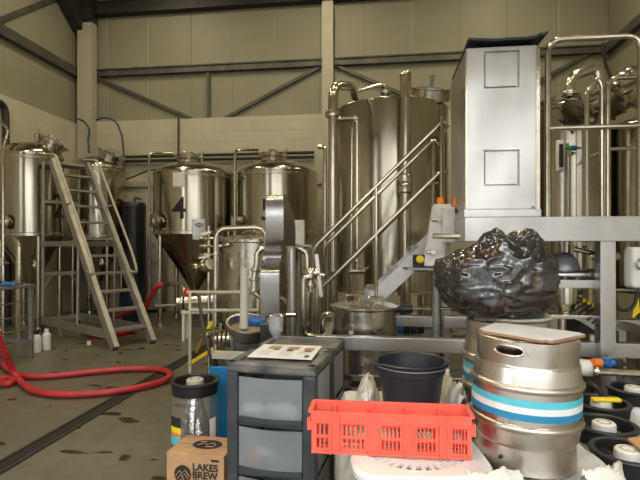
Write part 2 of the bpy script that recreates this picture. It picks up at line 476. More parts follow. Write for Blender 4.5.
# two black service pipes and a steel conduit along the back wall
for z, r, lab in ((Z_at(220, 154.7, -.22), .035, 'upper black service pipe running along the back wall'), (Z_at(220, 159.0, -.22), .035, 'lower black service pipe running along the back wall')):
    bm = BM(); tube(bm, [R(AL + .3, -.22, z), R(-.1, -.22, z)], r)
    tag(obj('service_pipe', bm, 'dark', rz=RA), lab, 'pipe')
bm = BM()
za = Z_at(140, 184, -.16); rbox(bm, A_at(122), A_at(335), -.16, -.10, za - .06, za + .06)
tag(obj('cable_tray', bm, 'cream', rz=RA), 'cream cable tray on the blockwork below the black pipes', 'cable tray')
# black downpipe at the far left
bm = BM()
tube(bm, [R(AL + .16, -5.0, 4.02), R(AL + .16, -2.45, 4.12), R(AL + .16, -2.40, 1.5), R(AL + .16, -2.40, .0)], .06, .2)
tag(obj('black_downpipe', bm, 'dark'), 'thick black pipe elbowing down the left wall above the leftmost tank', 'pipe')
# thin rod above tank 4
bm = BM(); tube(bm, [R(A_at(180), -.15, Z_at(180, 118)), R(A_at(180), -.15, Z_at(180, 158))], .018)
tag(obj('conduit', bm, 'dark'), 'thin dark vertical conduit on the wall above the tank marked 4', 'conduit')
# blue hoses
def hose(name, pts, r, m, lab, cat='hose', seg=8, rad=.3, group=None):
    bm = BM(); tube(bm, pts, r, rad, seg); return tag(obj(name, bm, m), lab, cat, group)
Yb = 10.9
hose('blue_hose', [P(78, 119, Yb), P(84, 121, Yb), P(90, 129, Yb), P(88, 140, Yb), P(89, 152, 10.2)], .022, 'bluehose', 'short blue hose hanging on the wall above the tank marked 3')
hose('blue_hose', [P(96, 120, Yb), P(106, 117, Yb), P(116, 121, Yb), P(122, 135, Yb), P(124, 155, Yb), P(124, 178, Yb), P(122, 188, Yb)], .02, 'bluehose', 'blue hose looping down the wall behind the tank marked 3')
hose('blue_hose', [P(124, 180, 10.8), P(133, 177, 10.8), P(146, 171, 10.7), P(160, 169, 10.5)], .017, 'bluehose', 'blue hose sagging across the wall between tanks 3 and 4')
hose('black_cable', [P(603, 43, 9.5), P(603, 52, 9.5), P(606, 66, 9.5), P(610, 76, 9.5), P(614, 84, 9.4)], .03, 'blackrub', 'black cable hanging in the right rear corner', 'cable')

# ================================================================ LIGHT
w = bpy.data.worlds.new('sky'); SC.world = w; w.use_nodes = True
bg = w.node_tree.nodes['Background']
bg.inputs['Color'].default_value = (.93, .97, 1.0, 1); bg.inputs['Strength'].default_value = 10.0
def arealight(name, loc, size, sizey, power, col, rot=(0, 0, 0), portal=False):
    l = bpy.data.lights.new(name, 'AREA'); l.shape = 'RECTANGLE'; l.size = size; l.size_y = sizey; l.energy = power; l.color = col
    if portal: l.cycles.is_portal = True
    o = bpy.data.objects.new(name, l); COL.objects.link(o); o.location = loc; o.rotation_euler = rot
    return o
pc = R((DA0 + DA1) / 2, BF - .08, DZ / 2)
for wa_, wb_ in ((-4.7, -3.3), (4.95, 5.6)):
    arealight('added_window_portal', R((wa_ + wb_) / 2, BF - .08, (DZ + .4) / 2), wb_ - wa_, DZ - .4, 1, (1, 1, 1), (PI / 2, 0, RA), True)
arealight('doorway_portal', pc, DA1 - DA0, DZ, 1, (1, 1, 1), (PI / 2, 0, RA), True)   # checked: -Z of the lamp points into the hall
# unseen batten lamps (with housings), added under the roof as warm fill
n = 0
for b in (-2.6, -6.2, -9.8):
    for a in (-3.6, 0.2, 4.0):
        t = thing('fill_lamp', 'unseen batten lamp added under the roof as warm fill', 'lamp', R(a, b, 7.55), RA, 'added roof fill lamps')
        bm = BM(); rbox(bm, a - .10, a + .10, b - .9, b + .9, 7.60, 7.72, .02); obj('housing', bm, 'cream', t)
        bm = BM(); rbox(bm, a - .005, a + .005, b - .5, b - .49, 7.72, 7.9); rbox(bm, a - .005, a + .005, b + .5, b + .51, 7.72, 7.9); obj('hanger', bm, 'dark', t)
        l = arealight('fill_light', R(a, b, 7.58), .18, 1.7, 74, (1.0, .85, .58), (0, 0, RA))
        l.parent = t; l.location = (0, 0, .03); l.rotation_euler = (0, 0, 0)

# ================================================================ CAMERA
cam = bpy.data.cameras.new('camera'); cam.lens = 27.0; cam.sensor_width = 36; cam.shift_y = 5 / 640; cam.clip_start = .05; cam.clip_end = 200
co = bpy.data.objects.new('camera', cam); COL.objects.link(co); co.location = (0, 0, CH); co.rotation_euler = (PI / 2, 0, 0)
SC.camera = co
SC.view_settings.view_transform = 'Standard'; SC.view_settings.look = 'None'; SC.view_settings.gamma = 1
SC.view_settings.use_curve_mapping = False; SC.view_settings.exposure = 0.0
SC.cycles.max_bounces = 8; SC.cycles.diffuse_bounces = 4; SC.cycles.glossy_bounces = 4; SC.cycles.transparent_max_bounces = 12
SC.cycles.sample_clamp_indirect = 4.0; SC.cycles.caustics_reflective = False; SC.cycles.caustics_refractive = False
SC.cycles.use_denoising = True
# ================================================================ FERMENTERS
def ang_dir(a): return Vector((math.cos(a), math.sin(a), 0))
def wingnut(bm, p, ax):
    ax = Vector(ax).normalized(); s = ax.orthogonal().normalized()
    cyl(bm, p, p + ax * .07, .014, seg=8); beam(bm, p + ax * .05 - s * .045, p + ax * .05 + s * .045, .015, .03, up=ax)

def fermenter(num, label, c, dia, zs, zb, zt, face_num, face_out, zn, sn, manway='side', man_dir=0.0, pipe_side=None, legs_ang=PI / 4, leg_r=.045):
    cx, cy = c; r = dia / 2; q = Vector((cx, cy, 0))
    t = thing('fermenter', label, 'tank', (cx, cy, 0))
    # jacketed body: cone, cylinder, shoulder and dome
    bm = BM()
    prof = [(0, zt), (.07, zt), (.09, zt + .03), (r * .985, zb - .02), (r, zb + .02), (r, zs - .03), (r * 1.005, zs - .03), (r * 1.012, zs - .01), (r * 1.005, zs + .01),
            (r * .97, zs + .045), (r * .88, zs + .10), (r * .68, zs + .17), (r * .42, zs + .225), (r * .2, zs + .25), (0, zs + .255)]
    lathe(bm, prof, q, 72); obj('body', bm, 'tank', t)
    bm = BM()
    lathe(bm, [(r, zb - .03), (r + .012, zb - .02), (r + .012, zb + .03), (r, zb + .04)], q, 72)
    obj('band', bm, 'steel', t); bm = BM()
    lathe(bm, [(r, zs - .10), (r + .008, zs - .095), (r + .008, zs - .06), (r, zs - .055)], q, 72)
    obj('band', bm, 'steel', t)
    # manway neck, lid and clamps
    if manway == 'top':
        ax = Vector((0, 0, 1)); base = q + Vector((-.08, -.15, zs + .18)); mr, mh = .20, .12
    else:
        d = ang_dir(man_dir); ax = (d * .45 + Vector((0, 0, 1))).normalized(); base = q + d * r * .45 + Vector((0, 0, zs + .08)); mr, mh = .24, .20
    bm = BM(); lathe(bm, [(mr, -.08), (mr, mh - .03), (mr + .03, mh - .02), (mr + .03, mh + .005), (0, mh + .005)], base, 32, ax); obj('manway_neck', bm, 'pipe', t)
    bm = BM(); lathe(bm, [(0, mh + .01), (mr + .035, mh + .01), (mr + .035, mh + .035), (mr * .8, mh + .06), (0, mh + .08)], base, 32, ax)
    lid = obj('manway_lid', bm, 'steel', t)
    s = ax.orthogonal().normalized(); s2 = ax.cross(s)
    for k in range(5):
        v = s * math.cos(k * 2 * PI / 5) + s2 * math.sin(k * 2 * PI / 5)
        bm = BM(); wingnut(bm, base + v * (mr + .035) + ax * mh, ax); obj('wing_nut', bm, 'galv', lid)
    bm = BM(); tube(bm, [base + s * .1 + ax * (mh + .04), base + s * .1 + ax * (mh + .13), base - s * .1 + ax * (mh + .13), base - s * .1 + ax * (mh + .04)], .012, .04, 8); obj('lid_handle', bm, 'pipe', lid)
    # spray-ball pipe and relief valve on the dome
    bm = BM(); p = q + Vector((.14, -.05, zs + .22)); cyl(bm, p, p + Vector((0, 0, .16)), .03); flange(bm, p + Vector((0, 0, .13)), (0, 0, 1), .05, .015); cyl(bm, p + Vector((0, 0, .16)), p + Vector((.03, 0, .26)), .02)
    obj('relief_valve', bm, 'steel', t)
    # legs
    for k in range(4):
        a = legs_ang + k * PI / 2; d = ang_dir(a); p = q + d * (r - .05)
        bm = BM(); cyl(bm, p + Vector((0, 0, .06)), p + Vector((0, 0, zb + .05)), leg_r); cyl(bm, p, p + Vector((0, 0, .06)), .07, .05)
        lg = obj('leg', bm, 'pipe', t)
    # bottom outlet with elbow and butterfly valve, racking valve on the cone
    bm = BM(); d = ang_dir(face_out)
    tube(bm, [q + Vector((0, 0, zt + .03)), q + Vector((0, 0, zt - .18)), q + d * .25 + Vector((0, 0, zt - .18))], .035, .08)
    flange(bm, q + Vector((0, 0, zt - .05)), (0, 0, 1), .06); flange(bm, q + d * .25 + Vector((0, 0, zt - .18)), d, .06)
    ov = obj('outlet_pipe', bm, 'pipe', t)
    bm = BM(); beam(bm, q + d * .2 + Vector((0, 0, zt - .16)), q + d * .32 + Vector((0, 0, zt - .02)), .02, .03); obj('valve_handle', bm, 'black', ov)
    zc = zt + (zb - zt) * .42; rc = r * .42 + .03
    p = q + d * (rc + .02) + Vector((0, 0, zc))
    bm = BM(); cyl(bm, p - d * .08, p + d * .12, .045); flange(bm, p + d * .05, d, .075, .02); lathe(bm, [(0, .12), (.08, .12), (.085, .14), (.05, .17), (0, .18)], p, 20, d)
    rv = obj('racking_valve', bm, 'pipe', t)
    bm = BM(); sd = Vector((0, 0, 1)).cross(d)
    for k in range(3):
        v = sd * math.cos(k * 2.1 + .4) + Vector((0, 0, 1)) * math.sin(k * 2.1 + .4)
        beam(bm, p + d * .16, p + d * .17 + v * .13, .02, .02)
    obj('valve_handle', bm, 'steel', rv)
    # side manway low on the cylinder, number decal, temperature gauge
    d2 = ang_dir(face_out - .98); p = q + d2 * (r - .01) + Vector((0, 0, zb + .22))
    bm = BM(); cyl(bm, p, p + d2 * .10, .09); lathe(bm, [(0, .10), (.13, .10), (.135, .12), (.09, .15), (0, .16)], p, 24, d2)
    beam(bm, p + d2 * .17 - Vector((0, 0, .12)), p + d2 * .17 + Vector((0, 0, .12)), .02, .03, up=d2)
    obj('sample_port', bm, 'pipe', t)
    bm = text_bm(num, sn, bold=.007 * sn); decal_cyl(bm, (cx, cy), r, face_num, zn, .012)
    obj('number', bm, 'ink', t, label='black number %s' % num)
    return t

def atpx(px, Y): return ((px - CX) / K * Y, Y)
a_cam = lambda c: math.atan2(-c[1], -c[0])          # direction from c towards the camera
c = atpx(31, 8.75)
fermenter('2', 'conical steel fermenter marked 2, leftmost tank, behind the stepladder', c, 1.06, 3.11, 1.68, .75, a_cam(c) + .95, a_cam(c) + .25, 2.18, .62, 'side', a_cam(c) + 1.45)
c = atpx(98, 10.2)
fermenter('3', 'conical steel fermenter marked 3, between the stepladder and the black tank', c, 1.10, 3.12, 1.68, .72, a_cam(c) + .90, a_cam(c) + .2, 2.22, .62, 'side', a_cam(c) + .9)
c = atpx(195, 9.4)
f4 = fermenter('4', 'conical steel fermenter marked 4, centre left by the back wall', c, 1.55, 2.86, 1.72, .62, a_cam(c) - .37, a_cam(c) + .05, 2.14, .55, 'top')
c4 = c
c = atpx(278, 9.2)
f5 = fermenter('5', 'conical steel fermenter behind the bent steel chute, its number mostly hidden', c, 1.52, 2.86, 1.72, .62, a_cam(c) - .24, a_cam(c) - .2, 2.1, .55, 'top')
c5 = c
# name plates and control boxes hanging on tanks 4 and 5
def ctrl(parent, c, r, px, y0, y1, half, logo):
    # box on the front surface under a given pixel column
    Yf = c[1] - r * .95; p = P(px, (y0 + y1) / 2, Yf); h = (y1 - y0) / K * Yf
    q = Vector((c[0], c[1], 0)); d = Vector((p.x - q.x, p.y - q.y, 0)).normalized(); rz = math.atan2(d.y, d.x) + PI / 2
    cc = q + d * (r + .06) + Vector((0, 0, p.z))
    bm = BM(); box(bm, cc, (half * 2, .10, h), rz, .012); b = obj('control_box', bm, 'satin', parent)
    if logo:
        bm = BM()
        for k, rr in enumerate((.03, .06, .09)):
            n = 10; sdv = Vector((-d.y, d.x, 0)); f = cc + d * .052 + Vector((0, 0, h * .12))
            pts = [f + sdv * rr * math.cos(PI * .2 + j / n * PI * .6) + Vector((0, 0, rr * math.sin(PI * .2 + j / n * PI * .6) - .03)) for j in range(n + 1)]
            tube(bm, pts, .009, 0, 6)
        obj('emblem', bm, 'ink', b)
ctrl(f4, c4, .775, 198.5, 219, 240, .11, True)
ctrl(f5, c5, .76, 300, 223, 246, .10, False)
q = Vector((c4[0], c4[1], 0)); aa = a_cam(c4) - .37
bm = BM(); d = ang_dir(aa); box(bm, q + d * .782 + Vector((0, 0, 2.68)), (.22, .012, .26), aa + PI / 2, .003); obj('name_plate', bm, 'whitep', f4)

# vent pipes rising beside tanks 4 and 5 and over their lids
def pipe(name, pts, r, lab, m='pipe', rad=.1, cat='pipe', seg=10, flanges=(), group=None):
    bm = BM(); tube(bm, pts, r, rad, seg)
    for i, t in flanges:
        a, b = Vector(pts[i]), Vector(pts[i + 1]); flange(bm, a.lerp(b, t), (b - a), r * 1.55, r * .5)
    return tag(obj(name, bm, m), lab, cat, group)
Y = 8.9
pipe('vent_pipe', [P(150, 308.5 if False else 300, Y), P(149, 153, Y), P(172, 153, 9.2)], .025, 'thin steel pipe rising left of tank 4 and bending over its lid')
pipe('vent_pipe', [P(235, 292, 8.5), P(235, 150, 8.5), P(258, 150, 8.9)], .025, 'thin steel pipe rising between tank 4 and the chute, bending to the right', flanges=((0, .25), (0, .6)))
# make the two vertical runs stand on the floor
for pxx in (150, 235): pass

# black vertical vessel and whiteboard-like panel between tanks 3 and 4
x, y = atpx(134, 10.2); r = .24
t = thing('black_tank', 'tall black cylindrical tank standing between tanks 3 and 4', 'tank', (x, y, 0))
bm = BM(); lathe(bm, [(0, .0), (r * 1.0, .0), (r, .05), (r, 2.25), (r * 1.04, 2.27), (r * 1.04, 2.33), (r * .9, 2.40), (0, 2.42)], (x, y, 0), 36); obj('body', bm, 'black', t)
bm = BM(); tube(bm, [Vector((x + .05, y - .1, 2.38)), Vector((x + .05, y - .1, 2.5)), Vector((x + .2, y - .1, 2.46))], .02, .04); obj('top_fitting', bm, 'dark', t)
bm = BM(); Yp = 10.75
c0 = P(154, 282, Yp); box(bm, (c0.x, Yp, .98), (.40, .05, 1.85), RA, .01); bmt = tag(obj('wall_board', bm, 'whitep'), 'pale board with black scrawl against the blockwork between tanks 3 and 4', 'board')
bm = BM()
for (x0, y0) in ((150, 243), (151, 262), (149, 285)):
    pts = [P(x0 + k * .9, y0 + (3 if k % 2 else -2) + k * .5, Yp - .045) for k in range(7)]
    tube(bm, pts, .008, .0, 5)
obj('scrawl', bm, 'ink', bmt)
bm = BM(); 
for s in (-.16, .16): box(bm, (c0.x + s, Yp, .03), (.05, .3, .06), RA)
obj('foot', bm, 'dark', bmt)

# small conical vessel behind tank 3 legs: blue tub
x, y = atpx(107, 9.0)
bm = BM(); lathe(bm, [(0, 0), (.17, 0), (.22, .60), (.235, .60), (.235, .64), (.20, .64), (.17, .04), (0, .04)], (x + .28, y + .45, .0), 28)
tag(obj('blue_drum', bm, mat('navy_plastic', (.012, .02, .05), .35)), 'dark navy drum on the floor under the tank marked 3', 'drum')

# ================================================================ BIG KETTLE (hot liquor tank)
x, y = atpx(391, 6.9); r = .80; q = Vector((x, y, 0))
t = thing('brew_kettle', 'huge cylindrical steel brewing vessel behind the stairs', 'tank', q)
bm = BM()
lathe(bm, [(0, .98), (r * .9, .98), (r * .97, .90), (r, .90), (r, 3.38), (r * .99, 3.40), (r * .975, 3.405), (r * .6, 3.45), (r * .3, 3.48), (0, 3.49)], q, 96)
obj('body', bm, 'tank', t)
bm = BM(); lathe(bm, [(r, .86), (r + .012, .86), (r + .012, .90), (r, .92)], q, 96); obj('seam_band', bm, 'tank', t); bm = BM(); lathe(bm, [(r, 1.86), (r + .003, 1.862), (r + .003, 1.885), (r, 1.887)], q, 96); obj('seam_band', bm, 'tank', t)
for k in range(4):
    a = a_cam((x, y)) + .82 + k * PI / 2 - .2; p = q + ang_dir(a) * (r - .12)
    bm = BM(); cyl(bm, p, p + Vector((0, 0, .95)), .055); cyl(bm, p, p + Vector((0, 0, .02)), .10); obj('leg', bm, 'pipe', t)
# lid, open manway, spray fittings on top
p = P(428, 92, 6.6); p = Vector((P(430, 92, 6.5).x, 6.5, 3.50)); ax = Vector((.05, -.35, 1)).normalized()
bm = BM(); lathe(bm, [(.26, -.05), (.26, .09), (.29, .10), (.29, .12), (0, .14)], p, 36, ax); mw = obj('manway', bm, 'steel', t)
bm = BM(); cyl(bm, p + ax * .13, p + ax * .30, .022); cyl(bm, p + ax * .28 - Vector((.05, 0, 0)), p + ax * .28 + Vector((.05, 0, 0)), .016); obj('lid_handle', bm, 'galv', mw)
p0 = Vector((P(386, 90, 6.5).x, 6.5, 3.44))
bm = BM(); cyl(bm, p0, p0 + Vector((0, 0, .20)), .04); flange(bm, p0 + Vector((0, 0, .12)), (0, 0, 1), .07); tube(bm, [p0 + Vector((0, 0, .18)), p0 + Vector((-.05, 0, .24)), P(356, 92.5, 6.6)], .022, .05)
obj('spray_pipe', bm, 'pipe', t)
bm = BM(); d = (ang_dir(a_cam((x, y)))); pp = q + d * (r - .01) + Vector((0, 0, 0))
px_ = P(378, 270, 6.1); tube(bm, [Vector((px_.x, px_.y + .1, 1.0)), Vector((px_.x, px_.y - .12, 1.0))], .03); obj('drain_stub', bm, 'pipe', t)

# big vertical pipes in front of the kettle
Y = 5.9
b_ = BM()
pipe('steam_pipe', [P(405.5, 75, Y), P(405.5, 245, Y), Vector((P(405.5, 245, Y).x, Y, 0))], .067, 'thick steel flue pipe standing in front of the brewing vessel', rad=0, seg=20)
o = bpy.data.objects['steam_pipe']
bm = BM(); lathe(bm, [(.067, -.12), (.085, -.10), (.085, -.03), (.072, 0), (.085, .03), (.085, .10), (.067, .12)], P(405.5, 184, Y), 24); obj('coupling', bm, 'mirror', o)
bm = BM(); lathe(bm, [(.0, .03), (.06, .025), (.07, 0), (.07, -.02)], P(405.5, 74.5, Y), 20); obj('cap', bm, 'pipe', o)
Y = 5.7
pipe('riser_pipe', [Vector((P(333, 300, Y).x, Y, 0)), P(333, 86, Y), P(352, 86, Y + .4), P(355, 98, Y + .8)], .058, 'thick steel pipe left of the brewing vessel curving over at its top', rad=.16, seg=16, flanges=((0, .9),))
pipe('riser_pipe', [P(333, 119, Y), P(357, 118.5, Y), P(357, 272, Y)], .030, 'pipe branch dropping down the left front of the brewing vessel to a valve', rad=.05, flanges=((0, .3), (0, .9), (1, .02), (1, .93)))
o = [x_ for x_ in bpy.data.objects if x_.name.startswith('riser_pipe')][-1]
bm = BM(); c0 = P(357, 271, Y); cyl(bm, c0 - Vector((.09, 0, 0)), c0 + Vector((.09, 0, 0)), .035); beam(bm, c0 + Vector((.02, -.04, 0)), c0 + Vector((.14, -.04, .05)), .015, .025); obj('valve', bm, 'pipe', o)
pipe('thin_pipe', [Vector((P(351, 300, Y).x, Y + .15, 0)), P(352, 120, Y + .15)], .018, 'thinnest vertical pipe beside the branch pipe on the brewing vessel', rad=0)
pipe('wall_pipe', [Vector((P(325, 300, 8.6).x, 8.6, 0)), P(325, 147, 8.6), P(318, 147, 8.6)], .035, 'slim steel pipe standing behind the thick riser, left of the brewing vessel', rad=.06)

# ================================================================ TANKS BEHIND THE GUARD RAIL
def rtank(lab, px, Y, r, zs, man_ax, man_off, loop):
    x = (px - CX) / K * Y; q = Vector((x, Y, 0)); t = thing('mash_tank', lab, 'tank', q)
    bm = BM(); lathe(bm, [(0, .9), (r * .9, .9), (r, 1.0), (r, zs - .02), (r * 1.02, zs - .01), (r * 1.02, zs + .03), (r * .98, zs + .05), (r * .6, zs + .13), (0, zs + .18)], q, 72); obj('body', bm, 'tank', t)
    for k in range(4):
        p = q + ang_dir(PI / 4 + k * PI / 2) * (r - .08); bm = BM(); cyl(bm, p, p + Vector((0, 0, .97)), .05); obj('leg', bm, 'pipe', t)
    ax = Vector(man_ax).normalized(); b = eval(man_off)
    bm = BM(); lathe(bm, [(0, -.25), (.13, -.25), (.13, .10), (.15, .11), (.15, .14), (.13, .15), (.13, .22), (.165, .23), (.165, .26), (0, .28)], b, 32, ax); mw = obj('manway', bm, 'pipe', t)
    s = ax.orthogonal().normalized(); s2 = ax.cross(s)
    for k in range(6):
        v = s * math.cos(k * PI / 3) + s2 * math.sin(k * PI / 3); bm = BM(); wingnut(bm, b + v * .165 + ax * .24, ax); cyl(bm, b + v * .165 + ax * .1, b + v * .165 + ax * .27, .012, seg=8); obj('clamp', bm, 'dark', mw)
    bm = BM(); tube(bm, [Vector(p) for p in loop[0]], loop[1], .12, 14)
    for p, a in ((loop[0][0], (0, 0, 1)), (loop[0][-1], (0, 0, 1))): flange(bm, Vector(p) + Vector((0, 0, .04)), a, loop[1] * 1.7, .02)
    obj('lid_pipe', bm, 'mirror', t)
    return t
rt1 = rtank('tall steel vessel with bolted manway behind the guard rail, just right of the hopper', 570, 6.2, .44, 3.20, (-.85, -.22, -.42), 'P(589, 105, 5.7)', ([P(570, 97, 6.0), P(570, 77, 6.0), P(597, 68, 6.0), P(600, 84, 6.0), P(600, 100, 6.0)], .06))
rt2 = rtank('tall steel vessel at the right edge behind the inner guard rails', 648, 6.1, .46, 2.96, (-.85, -.22, -.42), 'P(628, 95, 5.6)', ([P(640, 108, 5.9), P(640, 96, 5.9), P(660, 90, 5.9), P(660, 110, 5.9)], .05))
# second broad vessel edge left of the rail
x, y = atpx(545, 7.9)
bm = BM(); lathe(bm, [(0, .9), (.5, .9), (.5, 3.50), (.46, 3.57), (0, 3.68)], (x, y, 0), 60)
t = thing('mash_tank', 'steel vessel furthest back, glimpsed between the hopper and the guard rail', 'tank', (x, y, 0)); obj('body', bm, 'tank', t)
for k in range(3):
    p = Vector((x, y, 0)) + ang_dir(k * 2.1) * .42; bm = BM(); cyl(bm, p, p + Vector((0, 0, .95)), .05); obj('leg', bm, 'pipe', t)
bm = BM(); ax = Vector((-.5, -.1, 1)).normalized(); lathe(bm, [(.14, -.2), (.14, .2), (.17, .21), (.17, .24), (0, .25)], (x + .05, y - .1, 3.64), 28, ax); obj('manway', bm, 'pipe', t)
pipe('slant_pipe', [P(612, 92, 6.9), P(640, 72, 6.9), P(670, 50, 6.9)], .11, 'fat ribbed steel duct slanting up to the right behind the right edge tank', rad=0, seg=18, flanges=((0, .1), (0, .3), (0, .5), (0, .7)), m='mirror')
# level gauge and push fittings on tank 1
Yg = 5.62
bm = BM(); c0 = P(560, 156, Yg); box(bm, c0, (.095, .05, .37), 0, .025, segs=3); g = obj('level_gauge', bm, 'whitep', rt1)
bm = BM(); box(bm, c0 + Vector((0, -.03, 0)), (.05, .02, .27), 0, .012); obj('sight_slot', bm, 'ink', g)
bm = BM(); cyl(bm, P(571, 148, Yg), P(576, 148, Yg), .03); f_ = obj('push_fitting', bm, 'blue', rt1)
bm = BM(); cyl(bm, P(566, 148, Yg), P(571, 148, Yg), .025); cyl(bm, P(567.5, 143.5, Yg), P(567.5, 149, Yg), .018); obj('elbow', bm, 'green', f_)
bm = BM(); cyl(bm, P(576, 148, Yg), P(581, 148, Yg), .014); obj('nozzle', bm, 'galv', f_)
Yv = 5.45
for px, y0, y1, r, lab in ((587.5, 96, 216, .02, 'slender vertical pipe under the raised loop pipe'), (570, 150, 216, .012, 'thin pale sight tube below the blue and green fitting'), (602, 88, 216, .022, 'slender vertical pipe between the two inner guard loops')):
    p1 = P(px, y0, Yv); pipe("thin_pipe", [Vector((p1.x, Yv, 0)), p1], r, lab, rad=0)
pipe('thin_pipe', [P(586, 158, Yv), P(600, 153, Yv)], .016, 'short slanting steel strut linking two slender vertical pipes', m='galv', rad=0)
# ================================================================ BREWHOUSE PLATFORM, HOPPER, RAILS, STAIRS
Q0 = Vector((1.02, 3.38, 0))                         # front left corner of the platform
def Q(s, d, z=0.0): return Q0 + U * s + W * d + Vector((0, 0, z))
def qbox(bm, s0, s1, d0, d1, z0, z1, bev=0.0):
    box(bm, Q((s0 + s1) / 2, (d0 + d1) / 2, (z0 + z1) / 2), (abs(s1 - s0), abs(d1 - d0), abs(z1 - z0)), RA, bev)
PZ, PB = 1.695, 1.525
def qs_(px, d):
    k = (px - CX) / K; o = Q(0, d); return (k * o.y - o.x) / (U.x - k * U.y)
pl = thing('platform', 'stainless steel platform above head of the pipework, carrying the hopper and guard rails', 'platform', Q(0, 0), RA)
bm = BM(); qbox(bm, 0, 2.6, .0, .04, PB, PZ, .006); obj('front_fascia', bm, 'satin', pl)
bm = BM(); qbox(bm, -.0, .04, .04, 1.75, PB, PZ, .006); obj('side_fascia', bm, 'satin', pl)
bm = BM(); qbox(bm, .04, 2.6, .04, 1.75, PZ - .03, PZ - .003); obj('deck', bm, 'steel', pl)
bm = BM()
for d in (.5, 1.0, 1.5): qbox(bm, .04, 2.6, d - .03, d + .03, PB + .02, PZ - .031)
obj('joist', bm, 'galv', pl)
for s, d in ((qs_(605, .06), .06), (2.45, .06), (.08, 1.68), (2.5, 1.68)):
    bm = BM(); qbox(bm, s - .05, s + .05, d - .05 + .0, d + .05, 0, PB + .01, .006); obj('leg', bm, 'satin', pl)
def rail_loop(s0, s1, d, top, mids, r=.021, lab=None, slope=0):
    bm = BM(); tube(bm, [Q(s0, d, PZ), Q(s0, d, top), Q(s1, d, top + slope), Q(s1, d, PZ)], r, .10)
    for m in mids: tube(bm, [Q(s0, d, m), Q(s1, d, m)], r * .85)
    return tag(obj('guard_rail', bm, 'pipe', rz=RA), lab, 'railing')
rail_loop(.565, 1.165, .03, 2.925, (2.31,), lab='tall front guard rail loop with one mid bar, right of the hopper')
def qs(px, d):
    k = (px - CX) / K; o = Q(0, d); return (k * o.y - o.x) / (U.x - k * U.y)
rail_loop(qs(608, .9), qs(700, .9), .9, CH + 165 * 4.15 / K, (CH + 95 * 4.15 / K,), r=.02, lab='inner guard rail loop at the right edge, behind the front rail')
s0, s1 = qs(587, .9), qs(601.5, .9)
bm = BM(); tube(bm, [Q(s0, .9, PZ), Q(s0, .9, CH + 152 * 4.15 / K), Q(s1 - .03, .9, CH + 165 * 4.15 / K), Q(s1, .9, CH + 158 * 4.15 / K), Q(s1, .9, PZ)], .02, .05)
tag(obj('guard_rail', bm, 'pipe'), 'narrow guard loop with a sloping top behind the front rail', 'railing')

# hopper box
hp = thing('grain_hopper', 'tall upright stainless box with two square hatches standing on the platform', 'hopper', Q(.0, .02, PZ), RA)
HS0, HS1, HT = .015, .497, 2.90
bm = BM(); qbox(bm, HS0, HS1, .03, .80, PZ + .055, HT, .008)
cut = BM()
def hz(py, px=500): return CH - (py - HY) / K * 3.42
hatches = [(53, 90), (151, 187)]
ss0, ss1 = qs(483.5, .03), qs(519.5, .03)
for y0, y1 in hatches: qbox(cut, ss0, ss1, -.05, .06, hz(y1), hz(y0))
bm = boolean(bm, cut); obj('casing', bm, 'satin', hp)
for y0, y1 in hatches:
    bm = BM(); qbox(bm, ss0 + .013, ss1 - .013, .034, .058, hz(y1) + .013, hz(y0) - .013, .003); h_ = obj('hatch', bm, 'satin', hp)
bm = BM(); qbox(bm, -.005, .515, .005, .82, PZ, PZ + .055, .004); obj('base_plate', bm, 'satin', hp)
bm = BM(); qbox(bm, HS1 - .012, HS1 + .012, .015, .05, PZ + .05, HT - .03); qbox(bm, HS0 - .008, HS0 + .004, .015, .05, PZ + .05, HT - .03); obj('edge_strip', bm, 'pipe', hp)
bm = BM(); cyl(bm, Q(HS1 - .03, .012, PZ + .07), Q(HS1 - .03, .035, PZ + .07), .009, seg=10); obj('bolt', bm, 'galv', hp)
# folded dark cover lying on top
bm = BM()
g = bmesh.ops.create_grid(bm, x_segments=20, y_segments=20, size=.5)
for v in bm.verts:
    x_, y_ = v.co.x + .5, v.co.y + .5
    z = HT + .022 + .018 * noise.noise(Vector((x_ * 4, y_ * 4, 3))) + (.055 * max(0, x_ - .86) / .14) + .012 * max(0, .1 - x_) / .1 + .02 * (x_ < .93)
    v.co = Q(.025 + x_ * .53, -.01 + y_ * .8, z)
bmesh.ops.solidify(bm, geom=bm.faces[:], thickness=.018)
tag(obj('hopper_cover', bm, mat('dark_blue_sheet', (.018, .022, .035), .55, bump=.3, bscale=12)), 'dark folded sheet lying on top of the stainless hopper', 'sheet')

